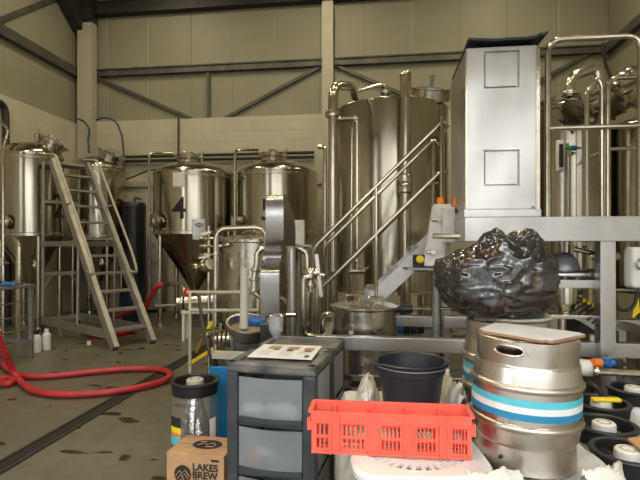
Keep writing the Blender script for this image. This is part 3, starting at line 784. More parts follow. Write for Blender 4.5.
# stairs (climb to the right, along the wall direction)
S0 = Vector((1.135, 4.45, 0))
def S(s, d, z): return S0 - U * s + W * d + Vector((0, 0, z))
SL = .97; WD = .72
stt = thing('steel_stairs', 'steel stairs with tubular handrails climbing to the right up to the platform', 'stairs', S(1.8, 0, 0), RA)
for d in (0, WD):
    bm = BM(); L = 1.69 / SL
    prism(bm, [S(.0, d, 1.69), S(.0, d, 1.50), S(L - .2, d, .0), S(L, d, 0)], W * .012); obj('stringer', bm, 'satin', stt)
for k in range(7):
    z = 1.69 - (k + 1) * .211; s = (1.69 - z) / SL - .04
    bm = BM(); box(bm, S(s, WD / 2 + .006, z), (.22, WD - .02, .03), RA); obj('tread', bm, 'galv', stt)
for d in (-.02, WD + .03):
    zt = 2.64
    bm = BM()
    p_bot = 1.20
    tube(bm, [S(-.05, d, zt - .06), S(.0, d, zt), S(p_bot, d, zt - SL * p_bot), S(p_bot - .03, d, 1.05), S(.03, d, 2.17 + .0), S(-.05, d, 2.17)], .019, .07)
    obj('handrail', bm, 'pipe', stt)
    for s in (.0, .61): bm = BM(); tube(bm, [S(s, d, zt - SL * s - .01), S(s, d, 1.60 - SL * s)], .017); obj('handrail_post', bm, 'pipe', stt)
    bm = BM(); s = 1.2; tube(bm, [S(s, d, 1.12), S(s, d, 1.55 - SL * s)], .017); obj('handrail_post', bm, 'pipe', stt)
# tall newel posts at platform left edge
bm = BM(); tube(bm, [Q(-.03, 1.03, 0), Q(-.03, 1.03, 2.68)], .02); obj('handrail_post', bm, 'pipe', stt)

# control cabinet leaning, with latches and two orange beacons
Yc = 3.95
cab = thing('control_cabinet', 'pale leaning electrical cabinet with orange beacons left of the trash bag', 'cabinet', P(436, 266, Yc))
bm = BM(); a, b_, c_, d_ = P(434, 204, Yc), P(452, 204, Yc), P(443, 266, Yc), P(424, 266, Yc)
prism(bm, [a, b_, c_, d_], Vector((.02, .16, 0)))
bmesh.ops.bevel(bm, geom=bm.edges[:], offset=.006, segments=2, affect='EDGES'); obj('casing', bm, 'whitep', cab)
for y_, x_ in ((219.5, 431.5), (252, 426)):
    p = P(x_, y_, Yc) - Vector((0, .02, 0)); bm = BM(); cyl(bm, p, p + Vector((.055, 0, .0)), .014, seg=10); cyl(bm, p + Vector((.05, 0, 0)), p + Vector((.05, -.02, 0)), .02, seg=12); obj('latch', bm, 'pipe', cab)
for px, Y in ((441, Yc + .08), ):
    p = P(px, 204, Y); bm = BM(); lathe(bm, [(0, 0), (.034, 0), (.036, .035), (.028, .055), (0, .062)], p, 20); obj('beacon', bm, 'orange', cab, label='orange beacon lens')
bm = BM(); p = P(420, 259.5, 3.95); lathe(bm, [(0, -.02), (.03, -.02), (.034, 0), (.03, .03), (.015, .04), (0, .04)], p, 20, (0, -1, 0)); obj('button', bm, 'yellow', cab, label='yellow push button')
bm = BM(); box(bm, P(420, 263, 4.02) + Vector((0, .02, 0)), (.10, .07, .14)); obj('button_box', bm, 'black', cab)
bm = BM(); box(bm, P(423, 268.5, 4.02), (.30, .22, .018)); 
tube(bm, [P(436, 269, 4.05), P(436, 300, 4.05), Vector((P(436, 300, 4.05).x, 4.05, 0))], .03)
obj('bracket', bm, 'galv', cab)
bm = BM(); box(bm, P(456.5, 224, 3.75) + Vector((-.02, .2, 0)), (.09, .24, .28), RA, .006); t2 = thing('junction_box', 'small pale box with orange beacon against the hopper platform corner', 'electrical box', P(458.5, 242, 3.95))
obj('casing', bm, 'whitep', t2)
p = P(457, 205, 3.93); bm = BM(); lathe(bm, [(0, -.02), (.028, -.02), (.03, .04), (.02, .07), (0, .08)], p, 20); obj('beacon', bm, 'orange', t2)
bm = BM(); tube(bm, [P(433, 236, 3.7), P(464, 236.5, 3.6)], .022); tag(obj('handle_bar', bm, 'pipe'), 'short horizontal steel bar just above the trash bag, by the cabinet', 'pipe')

# ================================================================ SKID FRAME UNDER THE PLATFORM
def zrow(py, px):                                  # height on the skid line (0.10 behind platform front)
    s = qs(px, .10); return CH - (py - HY) / K * Q(s, .10).y
fr = thing('skid_frame', 'long stainless box frame running behind the bucket and kegs', 'frame', Q(-1.0, .1), RA)
z1, z0 = zrow(336, 330), zrow(349.5, 330)
bm = BM(); qbox(bm, -1.07, 1.9, .08, .16, z0, z1, .005); obj('top_rail', bm, 'satin', fr)
bm = BM(); qbox(bm, -1.07, 1.9, 1.2, 1.28, z0, z1, .005); obj('top_rail', bm, 'satin', fr)
for s in (-1.0, .3, 1.6):
    for d in (.12, 1.24):
        bm = BM(); qbox(bm, s - .03, s + .03, d - .03, d + .03, 0, z0); obj('leg', bm, 'satin', fr)
for s in (-1.0, 1.6): bm = BM(); qbox(bm, s - .03, s + .03, .16, 1.2, z0 + .02, z1 - .01); obj('cross_rail', bm, 'satin', fr)
for py in (378.5, 391):
    bm = BM(); z = zrow(py, 360); qbox(bm, -.97, .27, .10, .14, z - .018, z + .018); obj('lower_rail', bm, 'pipe', fr)
z = zrow(365, 450)
bm = BM(); tube(bm, [Q(.1, .02, z), Q(.62, .02, z)], .022); tag(obj('steel_pipe', bm, 'pipe', rz=RA), 'short horizontal pipe glimpsed between the bucket and the rear keg', 'pipe')

# stainless pot with lid
c0 = P(365, 310, 4.02); x, y = c0.x, c0.y; r = .262
pot = thing('lidded_pot', 'large stainless pot with a two-handled lid behind the frame rail', 'pot', (x, y, .34))
bm = BM(); lathe(bm, [(0, .34), (r - .03, .34), (r, .37), (r, .985), (r - .008, .985), (r - .008, .38), (0, .36)], (x, y, 0), 64); obj('body', bm, 'steel', pot)
bm = BM(); lathe(bm, [(r + .004, .97), (r + .03, .985), (r + .03, 1.0), (r, 1.005), (r * .6, 1.02), (0, 1.028), (0, .99), (r + .004, .99)], (x, y, 0), 64); lid = obj('lid', bm, 'steel', pot)
for px in (353, 375.5):
    p = P(px, 302, 3.95 if px > 360 else 4.12); hw = .058
    bm = BM(); tube(bm, [Vector((p.x - hw, p.y, 1.015)), Vector((p.x - hw, p.y, 1.07)), Vector((p.x + hw, p.y, 1.07)), Vector((p.x + hw, p.y, 1.015))], .009, .015, 8); obj('lid_handle', bm, 'pipe', lid)
bm = BM(); z = 0.93; tube(bm, [Vector((x - r + .01, y - .04, z)), Vector((x - r - .09, y - .04, z)), Vector((x - r - .10, y - .04, z - .3)), Vector((x - r + .01, y - .04, z - .34))], .022, .06); obj('side_pipe', bm, 'pipe', pot)
bm = BM(); box(bm, P(351, 332.5, 3.78), (.035, .012, .03)); obj('label_tab', bm, 'cream', pot)
bm = BM(); p = P(398, 309, 4.05); cyl(bm, p - Vector((.02, 0, 0)), p + Vector((.12, 0, 0)), .034); cyl(bm, p + Vector((.02, 0, 0)), p + Vector((.05, 0, 0)), .045); cc = obj('coupling', bm, 'black', pot)
bm = BM(); tube(bm, [p + Vector((.12, 0, 0)), p + Vector((.55, .05, 0))], .014); obj('rod', bm, 'pipe', cc)
# stand for the pot
st = thing('pot_stand', 'low dark steel stand under the lidded pot', 'stand', (x, y, 0))
bm = BM(); box(bm, (x, y, .325), (.5, .5, .03)); obj('top', bm, 'galv', st)
for sx in (-1, 1):
    for sy in (-1, 1):
        bm = BM(); box(bm, (x + sx * .22, y + sy * .22, .155), (.03, .03, .31)); obj('leg', bm, 'galv', st)

# things beneath the stairs / behind the pot: low pump skid, pipes, bottles on a shelf
t = thing('valve_rack', 'low rack of small valves and dark fittings behind the lidded pot', 'rack', P(408, 330, 5.3) * 1)
t.location.z = 0
bm = BM(); a = P(382, 334, 5.3); b_ = P(470, 334, 5.2); beam(bm, a, b_, .3, .03); beam(bm, Vector((a.x, a.y, .15)), Vector((b_.x, b_.y, .15)), .3, .03)
for p in (a, b_): beam(bm, Vector((p.x, p.y, 0)), p, .04, .04)
beam(bm, P(384, 319, 5.3), P(440, 318, 5.3), .02, .02); beam(bm, P(384, 319, 5.3), P(384, 334, 5.3), .02, .02); beam(bm, P(440, 318, 5.3), P(440, 334, 5.3), .02, .02)
obj('shelf_frame', bm, 'galv', t)
for px, h, m in ((390, 12, 'galv'), (400, 14, 'blue'), (407, 10, 'black'), (414, 14, 'dark'), (421, 11, 'black'), (447, 12, 'galv'), (453, 16, 'pipe')):
    p = P(px, 333, 5.25); H = h / K * 5.25; bm = BM(); lathe(bm, [(0, 0), (.035, 0), (.035, H * .5), (.02, H * .65), (.02, H), (.03, H), (.03, H + .02), (0, H + .02)], p, 14); beam(bm, p + Vector((-.05, -.02, H * .85)), p + Vector((.05, -.02, H * .9)), .012, .02)
    obj('valve', bm, m, t)
pipe('steel_pipe', [P(392, 308, 5.5), P(470, 310, 5.4)], .02, 'dull horizontal pipe under the brewing vessel, behind the pot coupling', m='galv', rad=0)

# ---------------- under the platform, right of the bag
Yu = 3.55
zsh = zrow(282, 570); zbo = zrow(317, 570)
E0, E1 = qs(520, .1), qs(598, .1)
sh = thing('equipment_frame', 'stainless two-level frame under the platform, right of the trash bag', 'frame', Q(.2, .2), RA)
bm = BM(); qbox(bm, E0, E1, .10, .16, CH - 43 * 3.4 / K, CH - 35 * 3.4 / K, .004); obj('beam', bm, 'satin', sh)
bm = BM(); qbox(bm, E0, E1, .10, .60, CH - 74 * 3.4 / K, CH - 70 * 3.4 / K, .004); obj('shelf', bm, 'steel', sh)
bm = BM(); qbox(bm, E0, E1, .62, .66, CH - 43 * 3.6 / K, CH - 35 * 3.6 / K, .004); obj('beam', bm, 'satin', sh)
for s in (E0 + .03, E1 - .03):
    bm = BM(); qbox(bm, s - .02, s + .02, .62, .66, z1, CH - 43 * 3.6 / K); obj('post', bm, 'satin', sh)
bm = BM(); p = P(562, 338, 3.5); cyl(bm, Vector((p.x, p.y, z1 - .02)), Vector((p.x, p.y, CH - 73 * 3.4 / K)), .03); obj('post', bm, 'pipe', sh)
# grey dome
p = P(563.5, 269.5, 3.62); bm = BM(); lathe(bm, [(.11, -.012), (.115, 0), (.107, .035), (.085, .085), (.055, .118), (.025, .128), (0, .132), ], p, 40); lathe(bm, [(0, -.012), (.11, -.012)], p, 40)
tag(obj('domed_lid', bm, mat('grey_enamel', (.22, .23, .24), .32, .4)), 'grey domed lid on the upper level under the platform', 'lid')
bm = BM(); a, b_ = P(551, 275, 3.55), P(593, 275, 3.5); cyl(bm, a, b_, .033); flange(bm, a.lerp(b_, .94), b_ - a, .045, .02); tag(obj('steel_drum', bm, 'satin'), 'horizontal pale steel cylinder beneath the domed lid', 'pipe')
bm = BM()
for px in (565, 577, 589): tube(bm, [P(px, 276, 3.5), P(px, 281, 3.5)], .012)
tag(obj('pipe_bracket', bm, 'galv'), 'small brackets holding the horizontal steel cylinder under the domed lid', 'bracket')
# hanging filter cup
p = P(565, 312, 3.52); bm = BM(); lathe(bm, [(0, -.0), (.05, .0), (.052, .012), (.075, .06), (.078, .07), (.082, .17), (.082, .205), (0, .205)], p, 40); tag(obj('filter_cup', bm, 'mirror'), 'stainless cup shaped housing on the shelf under the platform', 'filter')
# black tubes with yellow collars
for k in range(7):
    a = P(583 + k * 4.7, 300 + k * 2.3, 3.55 - k * .03); b_ = a + Vector((-.14, -.07, -.05 - .004 * k)); e = a + Vector((.01, .16, .02))
    bm = BM(); tube(bm, [b_, a, e], .008, .02, 8); h_ = tag(obj('black_tube', bm, 'blackrub'), 'black tube with a yellow collar in the row under the platform', 'hose', 'row of black tubes with yellow collars')
    bm = BM(); cyl(bm, a + Vector((-.004, -.02, -.004)), a + Vector((.012, .0, .004)), .013, seg=12); obj('collar', bm, 'yellow', h_, label='yellow collar')
hose('black_cable', [P(611, 262, 3.3), P(611, 290, 3.3), P(620, 312, 3.3), P(634, 308, 3.3), P(638, 290, 3.3), P(633, 272, 3.3)], .012, 'blackrub', 'black cable drooping in a U below the white cabinet at the right edge', 'cable', rad=.08)
bm = BM(); prism(bm, [P(634, 300, 3.34), P(638, 292, 3.34), P(640, 312, 3.34), P(633, 318, 3.34)], Vector((0, .01, 0))); tag(obj('warning_sticker', bm, 'yellow'), 'yellow strip on the right edge below the platform', 'sticker')
# right white cabinet
t = thing('meter_box', 'white rounded box under the platform at the right edge', 'electrical box', P(642, 290, 3.2))
bm = BM(); box(bm, P(646, 268, 3.2) + Vector((0, .06, 0)), (.17, .12, .28), 0, .03, segs=3); obj('casing', bm, 'whitep', t)
bm = BM(); c0 = P(641, 264, 3.18); lathe(bm, [(.02, 0), (.03, .006), (.04, 0)], c0, 24, (0, -1, 0)); obj('dial', bm, 'galv', t)
bm = BM(); cyl(bm, P(610, 290, 3.3) , P(650, 290, 3.3), .01); obj('bracket', bm, 'galv', t)
# dark verticals and valve group behind
for px, Y, r, m, lab in ((573, 4.6, .045, 'tank', 'broad bronze-toned pipe under the platform, left of three'), (588, 4.9, .05, 'tank', 'middle vertical pipe seen through the frame under the platform'), (606 - 3, 4.7, .022, 'pipe', 'slim vertical pipe right of the others under the platform')):
    p = P(px, 300, Y); pipe('steel_pipe', [Vector((p.x, Y, 0)), Vector((p.x, Y, 1.5))], r, lab, m=m, rad=0)
pipe('cross_pipe', [P(574, 249, 4.3), P(604, 256, 4.2)], .022, 'slanting steel pipe beneath the platform leading to a double valve', rad=0)
bm = BM(); p = P(604, 256, 4.1)
cyl(bm, p - Vector((.06, 0, 0)), p + Vector((.07, 0, 0)), .03); lathe(bm, [(0, 0), (.04, 0), (.045, .02), (.03, .04), (0, .04)], p + Vector((.08, 0, 0)), 18, (.4, -1, 0)); lathe(bm, [(0, 0), (.035, 0), (.04, .02), (0, .04)], p - Vector((.08, 0, -.0)), 18, (-.4, -1, 0)); cyl(bm, p, p + Vector((0, 0, .10)), .015)
tag(obj('double_valve', bm, 'pipe'), 'double steel valve hanging under the platform near its right post', 'valve')
for px in (598.5, 602, 613):
    p = P(px, 330, 3.75); tag_ = pipe('thin_pipe', [Vector((p.x, p.y, z1)), Vector((p.x, p.y, CH - 73 * 3.75 / K))], .012, {598.5: 'left of two close slim uprights below the tube row', 602: 'right of two close slim uprights below the tube row', 613: 'single slim upright right of the platform leg, below the tubes'}[px], rad=0, seg=8)
bm = BM(); prism(bm, [P(580, 321, 3.6), P(600, 334, 3.6), P(578, 334, 3.6)], Vector((.02, .25, 0))); tag(obj('gusset_plate', bm, 'dark'), 'dark sloping plate above the frame rail, right of the keg', 'plate')
p = P(597, 338, 3.38); bm = BM(); cyl(bm, Vector((p.x, p.y + .04, z1)), Vector((p.x, p.y + .04, z1 + .04)), .022); tag(obj('cap', bm, 'whitep'), 'small white cap standing on the frame rail right of the keg', 'cap')

# long stainless pipe with couplings below the rail (right)
pipe('discharge_pipe', [P(593, 371, 3.1), P(650, 374, 3.0)], .026, 'horizontal steel pipe behind the black rimmed kegs at right', rad=0, flanges=((0, .05),))
bm = BM(); cyl(bm, P(577, 367, 3.15), P(592, 368.5, 3.15), .055, seg=24); tag(obj('white_coupling', bm, 'whitep'), 'pale grey round coupling right of the front keg', 'coupling')
bm = BM(); cyl(bm, P(593, 362.5, 3.1), P(601, 363, 3.1), .028); tag(obj('orange_coupling', bm, 'orangep'), 'orange hose coupling right of the front keg', 'coupling')
bm = BM(); tube(bm, [P(601, 361, 3.12), P(608, 366, 3.12), P(614, 361, 3.12)], .022, .03); cyl(bm, P(606, 358, 3.12), P(606, 364, 3.12), .03); tag(obj('blue_valve', bm, 'blue'), 'blue valve beside the orange coupling', 'valve')
bm = BM(); cyl(bm, P(612, 366, 3.15), P(624, 363, 3.15), .02); cyl(bm, P(618, 359, 3.15), P(618, 368, 3.15), .03); tag(obj('brass_tap', bm, 'dark'), 'dark tap body right of the blue valve', 'tap')
t = thing('transfer_pump', 'dark pump with ribbed steel body low behind the black rimmed kegs', 'pump', P(608, 395, 3.5))
bm = BM(); a, b_ = P(596, 388, 3.5), P(628, 388, 3.45); cyl(bm, a, b_, .09)
for k in range(6): c_ = a.lerp(b_, .1 + k * .14); cyl(bm, c_, c_ + (b_ - a) * .05, .10)
obj('motor', bm, 'galv', t)
bm = BM(); cyl(bm, a - Vector((.1, 0, 0)), a, .11, .09); obj('pump_head', bm, 'pipe', t)
bm = BM(); box(bm, Vector((a.lerp(b_, .5).x, 3.5, (a.z - .09) / 2)), (.2, .14, a.z - .06)); obj('base', bm, 'dark', t)
# ================================================================ CENTRE: SMALL VESSEL, CHUTE, PIPEWORK
Y = 5.2; x = (256 - CX) / K * Y; q = Vector((x, Y, 0)); r = .36
t = thing('grist_vessel', 'short upright steel vessel behind the bent chute, in front of the tank by the wall', 'tank', q)
bm = BM(); lathe(bm, [(0, .5), (r * .9, .5), (r, .56), (r, 1.52), (r + .02, 1.53), (r + .02, 1.56), (r, 1.57), (r * .8, 1.60), (0, 1.62)], q, 64); obj('body', bm, 'steel', t)
for k in range(3):
    p = q + ang_dir(.3 + k * 2.09) * (r - .06); bm = BM(); cyl(bm, p, p + Vector((0, 0, .56)), .03); obj('leg', bm, 'pipe', t)
bm = BM(); p = q + Vector((-.12, -.15, 1.58))
tube(bm, [q + Vector((-.26, -.2, 1.59)), q + Vector((-.26, -.2, 1.66)), q + Vector((.02, -.24, 1.66)), q + Vector((.02, -.24, 1.59))], .012, .03); obj('lid_handle', bm, 'pipe', t)
bm = BM()
for k in range(12):
    a = k * PI / 6; p = q + ang_dir(a) * (r + .02); cyl(bm, p + Vector((0, 0, 1.55)), p + Vector((0, 0, 1.60)), .012, seg=8)
obj('rim_bolts', bm, 'galv', t)
# hoop pipe framing the vessel
Yh = 4.7
pipe('frame_hoop', [Vector((P(216, 300, Yh).x, Yh, 0)), P(216, 228.5, Yh), P(266, 227, Yh), Vector((P(266, 300, Yh).x, Yh + .1, 0))], .026, 'tall inverted-U steel pipe left of the bent chute', rad=.12, flanges=((0, .85),))
# manifold with hand valves on the left of the hoop
t = thing('valve_manifold', 'cluster of steel hand valves left of the inverted-U pipe', 'valve', Vector((P(208, 300, 5.0).x, 5.0, 0)))
bm = BM(); v0 = P(209, 226, 5.0); tube(bm, [v0, Vector((v0.x, 5.0, 0))], .018)
for y_ in (238.5, 246, 255): a = P(200, y_, 5.0); tube(bm, [a, P(217, y_, 4.95)], .015); flange(bm, P(206, y_, 5.0), (1, 0, 0), .032)
obj('pipes', bm, 'pipe', t)
for y_, px in ((265, 207),):
    p = P(px, y_, 4.93); bm = BM(); lathe(bm, [(0, -.05), (.06, -.05), (.065, -.02), (.075, 0), (.065, .02), (.06, .05), (0, .05)], p, 22, (.8, -.5, .25)); obj('valve_body', bm, 'pipe', t)
for y_, px in ((234, 205), (246, 223), (258, 204)):
    p = P(px, y_, 4.9); bm = BM(); beam(bm, p - Vector((.05, 0, 0)), p + Vector((.06, 0, .02)), .02, .022); cyl(bm, p, p + Vector((0, .08, 0)), .014); obj('valve_handle', bm, 'pipe', t)

# bent stainless chute
Yc = 3.75
def cp(px, py, Y=Yc): return P(px, py, Y)
t = thing('bent_chute', 'zigzag bent stainless chute standing upright in the centre', 'chute', Vector((cp(270, 330).x, Yc, .0)))
ctrl = [(265.5, 283.5, 195, Yc + .05), (265.5, 283.5, 200, Yc + .01), (265.5, 283.5, 218, Yc - .02), (265.5, 283.6, 238, Yc + .0), (265, 283.3, 243.5, Yc + .03), (264, 282, 250, Yc + .10),
        (262.6, 281, 258, Yc + .12), (261.2, 279.5, 264, Yc + .05), (260.4, 279, 269, Yc - .03), (260.2, 279, 276, Yc - .06), (260.5, 279.3, 300, Yc - .06), (261, 279.5, 345, Yc - .04)]
bm = BM(); rows = []
for i in range(len(ctrl) - 1):
    c0_, c1_, c2_, c3_ = ctrl[max(0, i - 1)], ctrl[i], ctrl[i + 1], ctrl[min(len(ctrl) - 1, i + 2)]
    for k in range(6):
        f = k / 6
        q_ = [.5 * (2 * b1 + (c2 - a0) * f + (2 * a0 - 5 * b1 + 4 * c2 - d3) * f * f + (-a0 + 3 * b1 - 3 * c2 + d3) * f ** 3) for a0, b1, c2, d3 in zip(c0_, c1_, c2_, c3_)]
        rows.append(q_)
rows.append(ctrl[-1])
vs = [(bm.verts.new(P(l, y_, Y)), bm.verts.new(P(r_, y_, Y))) for l, r_, y_, Y in rows]
for i in range(len(vs) - 1): bm.faces.new((vs[i][0], vs[i][1], vs[i + 1][1], vs[i + 1][0]))
bmesh.ops.solidify(bm, geom=bm.faces[:], thickness=.010)
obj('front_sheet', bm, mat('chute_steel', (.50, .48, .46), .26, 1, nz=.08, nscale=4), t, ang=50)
bm = BM()    # curved side wing bulging to the right of the upper section
n = 12; A = []
for i in range(n + 1):
    f = i / n; y_ = 195 + f * 51; bulge = 284 + 11.5 * math.sin(min(1, f * 1.25 + .12) * PI / 2)
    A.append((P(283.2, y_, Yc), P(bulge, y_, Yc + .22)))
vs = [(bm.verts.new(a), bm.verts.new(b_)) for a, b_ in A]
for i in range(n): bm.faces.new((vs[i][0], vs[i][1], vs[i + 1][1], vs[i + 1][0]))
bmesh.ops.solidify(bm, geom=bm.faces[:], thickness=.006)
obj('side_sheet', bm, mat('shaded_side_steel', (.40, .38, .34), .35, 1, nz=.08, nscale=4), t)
bm = BM(); a = P(264, 330, Yc); 
for px in (263, 277): p = P(px, 340, Yc + .03); beam(bm, Vector((p.x, p.y, 0)), Vector((p.x, p.y, CH - 18 * Yc / K)), .03, .03)
obj('support_leg', bm, 'galv', t)
# pale plate behind the chute (right)
bm = BM(); c0 = P(299.5, 234, 6.2); box(bm, c0, (.13, .03, .36), 0, .005); o_ = obj('switch_plate', bm, 'whitep'); tag(o_, 'pale upright plate on a post right of the bent chute', 'plate')
bm = BM(); beam(bm, Vector((c0.x, c0.y + .03, 0)), Vector((c0.x, c0.y + .03, c0.z + .1)), .03, .03); obj('post', bm, 'galv', o_)

# process pipework around the chute
def fl(p): return Vector((p.x, p.y, 0))
Y = 4.1
pipe('process_pipe', [P(288, 246, Y), P(264, 247, Y), P(257, 252, Y), P(257, 262, Y), P(254, 278, Y), P(254, 292, Y), P(262, 298, Y), P(283, 299, Y), P(289, 306, Y), fl(P(289, 345, Y))], .026, 'S-shaped steel pipe curling around the left side of the bent chute', rad=.10, flanges=((3, .5), (4, .1), (4, .9)))
pipe('process_pipe', [fl(P(292, 340, 4.0)), P(291.5, 246, 4.0), P(283, 243, 4.1)], .036, 'straight pale steel pipe standing right of the bent chute', m='satin', rad=.08, seg=16)
pipe('process_pipe', [P(285, 247, 4.3), P(298, 247, 4.3), P(307, 252, 4.3), P(307.5, 268, 4.3), P(308, 290, 4.3), fl(P(308, 345, 4.3))], .030, 'steel pipe arching over to the right and dropping to the round joint', rad=.12, flanges=((3, .2), (3, .9), (4, .5)))
Y = 4.0
pipe('process_pipe', [P(312, 277, Y), P(303.5, 277, Y), P(303.5, 334, Y), P(314, 337, Y), P(324, 338, Y)], .024, 'J-shaped steel pipe bending to the right at the frame rail', rad=.1)
pipe('process_pipe', [fl(P(317, 340, 4.5)), P(317, 283, 4.5), P(313, 277, 4.5)], .018, 'slender upright pipe just left of the stairs foot', rad=.05)
pipe('process_pipe', [fl(P(299, 340, 4.6)), P(299, 262, 4.6)], .014, 'thinnest upright rod right of the bent chute', m='galv', rad=0)
t = thing('round_valve', 'round polished valve joint where the pipes meet right of the chute', 'valve', P(310, 290, 4.05)); 
bm = BM(); p = P(310.5, 273, 4.05); bmesh.ops.create_uvsphere(bm, u_segments=20, v_segments=12, radius=.05, matrix=Matrix.Translation(p)); obj('body', bm, 'mirror', t)
bm = BM(); flange(bm, p + Vector((.05, 0, 0)), (1, 0, .2), .045); cyl(bm, p, p + Vector((.12, -.02, -.02)), .02); cyl(bm, p - Vector((0, 0, .16)), p, .022); flange(bm, p - Vector((0, 0, .10)), (0, 0, 1), .045); obj('ferrule', bm, 'pipe', t)
bm = BM(); beam(bm, p + Vector((.05, -.03, .16)), p + Vector((.09, -.03, -.20)), .015, .03); obj('valve_handle', bm, 'steel', t)
bm = BM(); beam(bm, p + Vector((.12, -.03, -.03)), p + Vector((.20, -.03, .01)), .02, .02); obj('valve_handle', bm, 'dark', t)
pipe('process_pipe', [P(285, 247, 4.9), P(312, 246, 4.9), P(313, 256, 4.9), fl(P(313, 330, 4.9))], .017, 'rear slim pipe running parallel behind the arching pipe', m='galv', rad=.08)
for px, m_ in ((284.5, 'orangep'), (306, 'yellow')):
    pass
# bottles hanging between the pipes
pipe('process_pipe', [P(284, 315, 3.95), P(296, 315, 3.95)], .02, 'short horizontal link between two upright pipes right of the chute', rad=0)

# ================================================================ PUMP TROLLEY
t = thing('pump_trolley', 'tubular trolley frame carrying a hopper pump left of the bent chute', 'trolley', F(232, 400, 0) * 1)
Yt = 4.15
ya, yb = 4.6, 4.25
t.location = Vector((-.85, 4.2, 0))
bm = BM(); tube(bm, [P(187, 292.5, 4.6), P(258, 292.5, 4.6)], .018); obj('frame_tube', bm, 'cream', t)
bm = BM(); tube(bm, [P(190, 310.5, 4.3), P(259, 310.5, 4.3)], .016); obj('frame_tube', bm, 'cream', t)
for px in (190, 258):
    bm = BM(); tube(bm, [fl(P(px, 310, 4.35)), P(px, 310.5, 4.35), P(px, 292.5, 4.6)], .014, .04); obj('frame_leg', bm, 'cream', t)
bm = BM(); a = P(236, 338, 3.85); b_ = P(271, 338, 3.8); cyl(bm, a, b_, .13); cyl(bm, a - Vector((.05, 0, 0)), a, .06); flange(bm, a, (1, 0, 0), .14, .015); obj('pump_body', bm, 'galv', t)
bm = BM()
for k in range(4): c_ = a + Vector((-.06 - k * .035, 0, .0)); cyl(bm, c_, c_ + Vector((.018, 0, 0)), .075 - k * .008)
obj('coupling', bm, 'pipe', t)
bm = BM(); box(bm, Vector((-.55, 3.85, .52)), (.5, .25, .03)); 
for sx in (-.75, -.35): box(bm, Vector((sx, 3.85, .26)), (.03, .2, .52))
obj('pump_base', bm, 'dark', t)
bm = BM(); tube(bm, [P(238, 356, 3.5), P(214, 354, 3.5), P(213, 357, 3.5)], .001)
bm.free()
# front cross bar with its dark handle tube
t = thing('cart_frame', 'thin steel cart frame with a dark curved push handle behind the drawer tower', 'cart', Vector((-.72, 3.5, 0)))
bm = BM(); beam(bm, P(214, 354.5, 3.45), P(262, 356.5, 3.25), .05, .048); obj('cross_bar', bm, 'cream', t)
bm = BM(); tube(bm, [P(193, 294.5, 3.9), P(199, 295, 3.85), P(203, 330, 3.6), P(211, 356, 3.45)], .014, .1); obj('push_handle', bm, 'dark', t)
bm = BM(); a = P(214, 358, 3.45); beam(bm, a, Vector((a.x, a.y, 0.07)), .035, .035); obj('leg', bm, 'dark', t)
bm = BM(); b_ = P(262, 358, 3.25); beam(bm, b_, Vector((b_.x, b_.y, .0)), .035, .035); obj('leg', bm, 'dark', t)
bm = BM(); lathe(bm, [(0, -.02), (.06, -.02), (.07, 0), (.06, .02), (0, .02)], Vector((a.x, a.y, .07)), 20, (1, .2, 0)); obj('wheel', bm, 'blackrub', t)
# steel bowl with paddle and blue lid
c0 = P(248, 331, 3.62)
t = thing('steel_bowl', 'deep dull steel bowl on the pump, holding a pale paddle', 'bowl', c0 + Vector((0, 0, -.09)))
ax = Vector((.12, -.28, 1)).normalized()
bm = BM(); Rb = .158
prof = [(0, -.085), (.06, -.08), (.11, -.055), (.145, -.01), (Rb, .06), (Rb + .012, .062), (Rb + .010, .070), (Rb - .008, .068), (.138, -.005), (.10, -.047), (.05, -.07), (0, -.075)]
lathe(bm, prof, c0 + Vector((0, 0, .0)), 48, ax); obj('bowl', bm, mat('dull_steel', (.40, .38, .34), .32, .9, nz=.3, nscale=9), t)
bm = BM(); lathe(bm, [(0, .0), (.10, .0), (.145, .01), (0, .03)], c0, 32, ax); obj('contents', bm, mat('grain_mash', (.30, .22, .13), .8, nz=.4, nscale=60), t)
bm = BM(); a = P(244.5, 268, 3.55); b_ = P(244, 328, 3.58); cyl(bm, a, b_, .029, .033, 24); tag(obj('plastic_paddle', bm, mat('natural_plastic', (.55, .53, .44), .4)), 'pale plastic stick standing upright in the steel bowl', 'paddle')
bm = BM(); p = P(254, 318.5, 3.74); lathe(bm, [(0, -.05), (.085, -.05), (.10, -.02), (.10, .0), (.09, .012), (0, .02)], p, 32, (.1, -.1, 1)); tag(obj('blue_lid', bm, 'blue'), 'blue round lid resting at the back of the steel bowl', 'dish')
bm = BM(); box(bm, P(266, 333, 3.5), (.085, .10, .14), .1, .006); tag(obj('black_block', bm, 'black'), 'small black box between the steel bowl and the glass jug', 'box')
bm = BM(); p = P(266, 343, 3.5); box(bm, Vector((p.x, p.y, (p.z - .01) / 2)), (.05, .05, p.z - .01)); obj('post', bm, 'dark', bpy.data.objects['black_block'])
# hazard striped hoses near the pump
for pts, m, lab in (([F(196, 352, .03), P(207, 332, 4.3), P(212, 322, 4.3)], 'yellow', 'yellow strap hanging beside the pump'), ):
    hose('yellow_strap', pts, .02, m, lab, 'strap')
pipe('pump_pipe', [P(203, 336, 4.2), P(213, 333, 4.1), P(222, 333, 4.0), P(222, 322, 4.0), fl(P(222, 322, 4.0))], .03, 'short steel pipe with clamps at the left end of the hopper pump', flanges=((0, .5), (1, .5)))

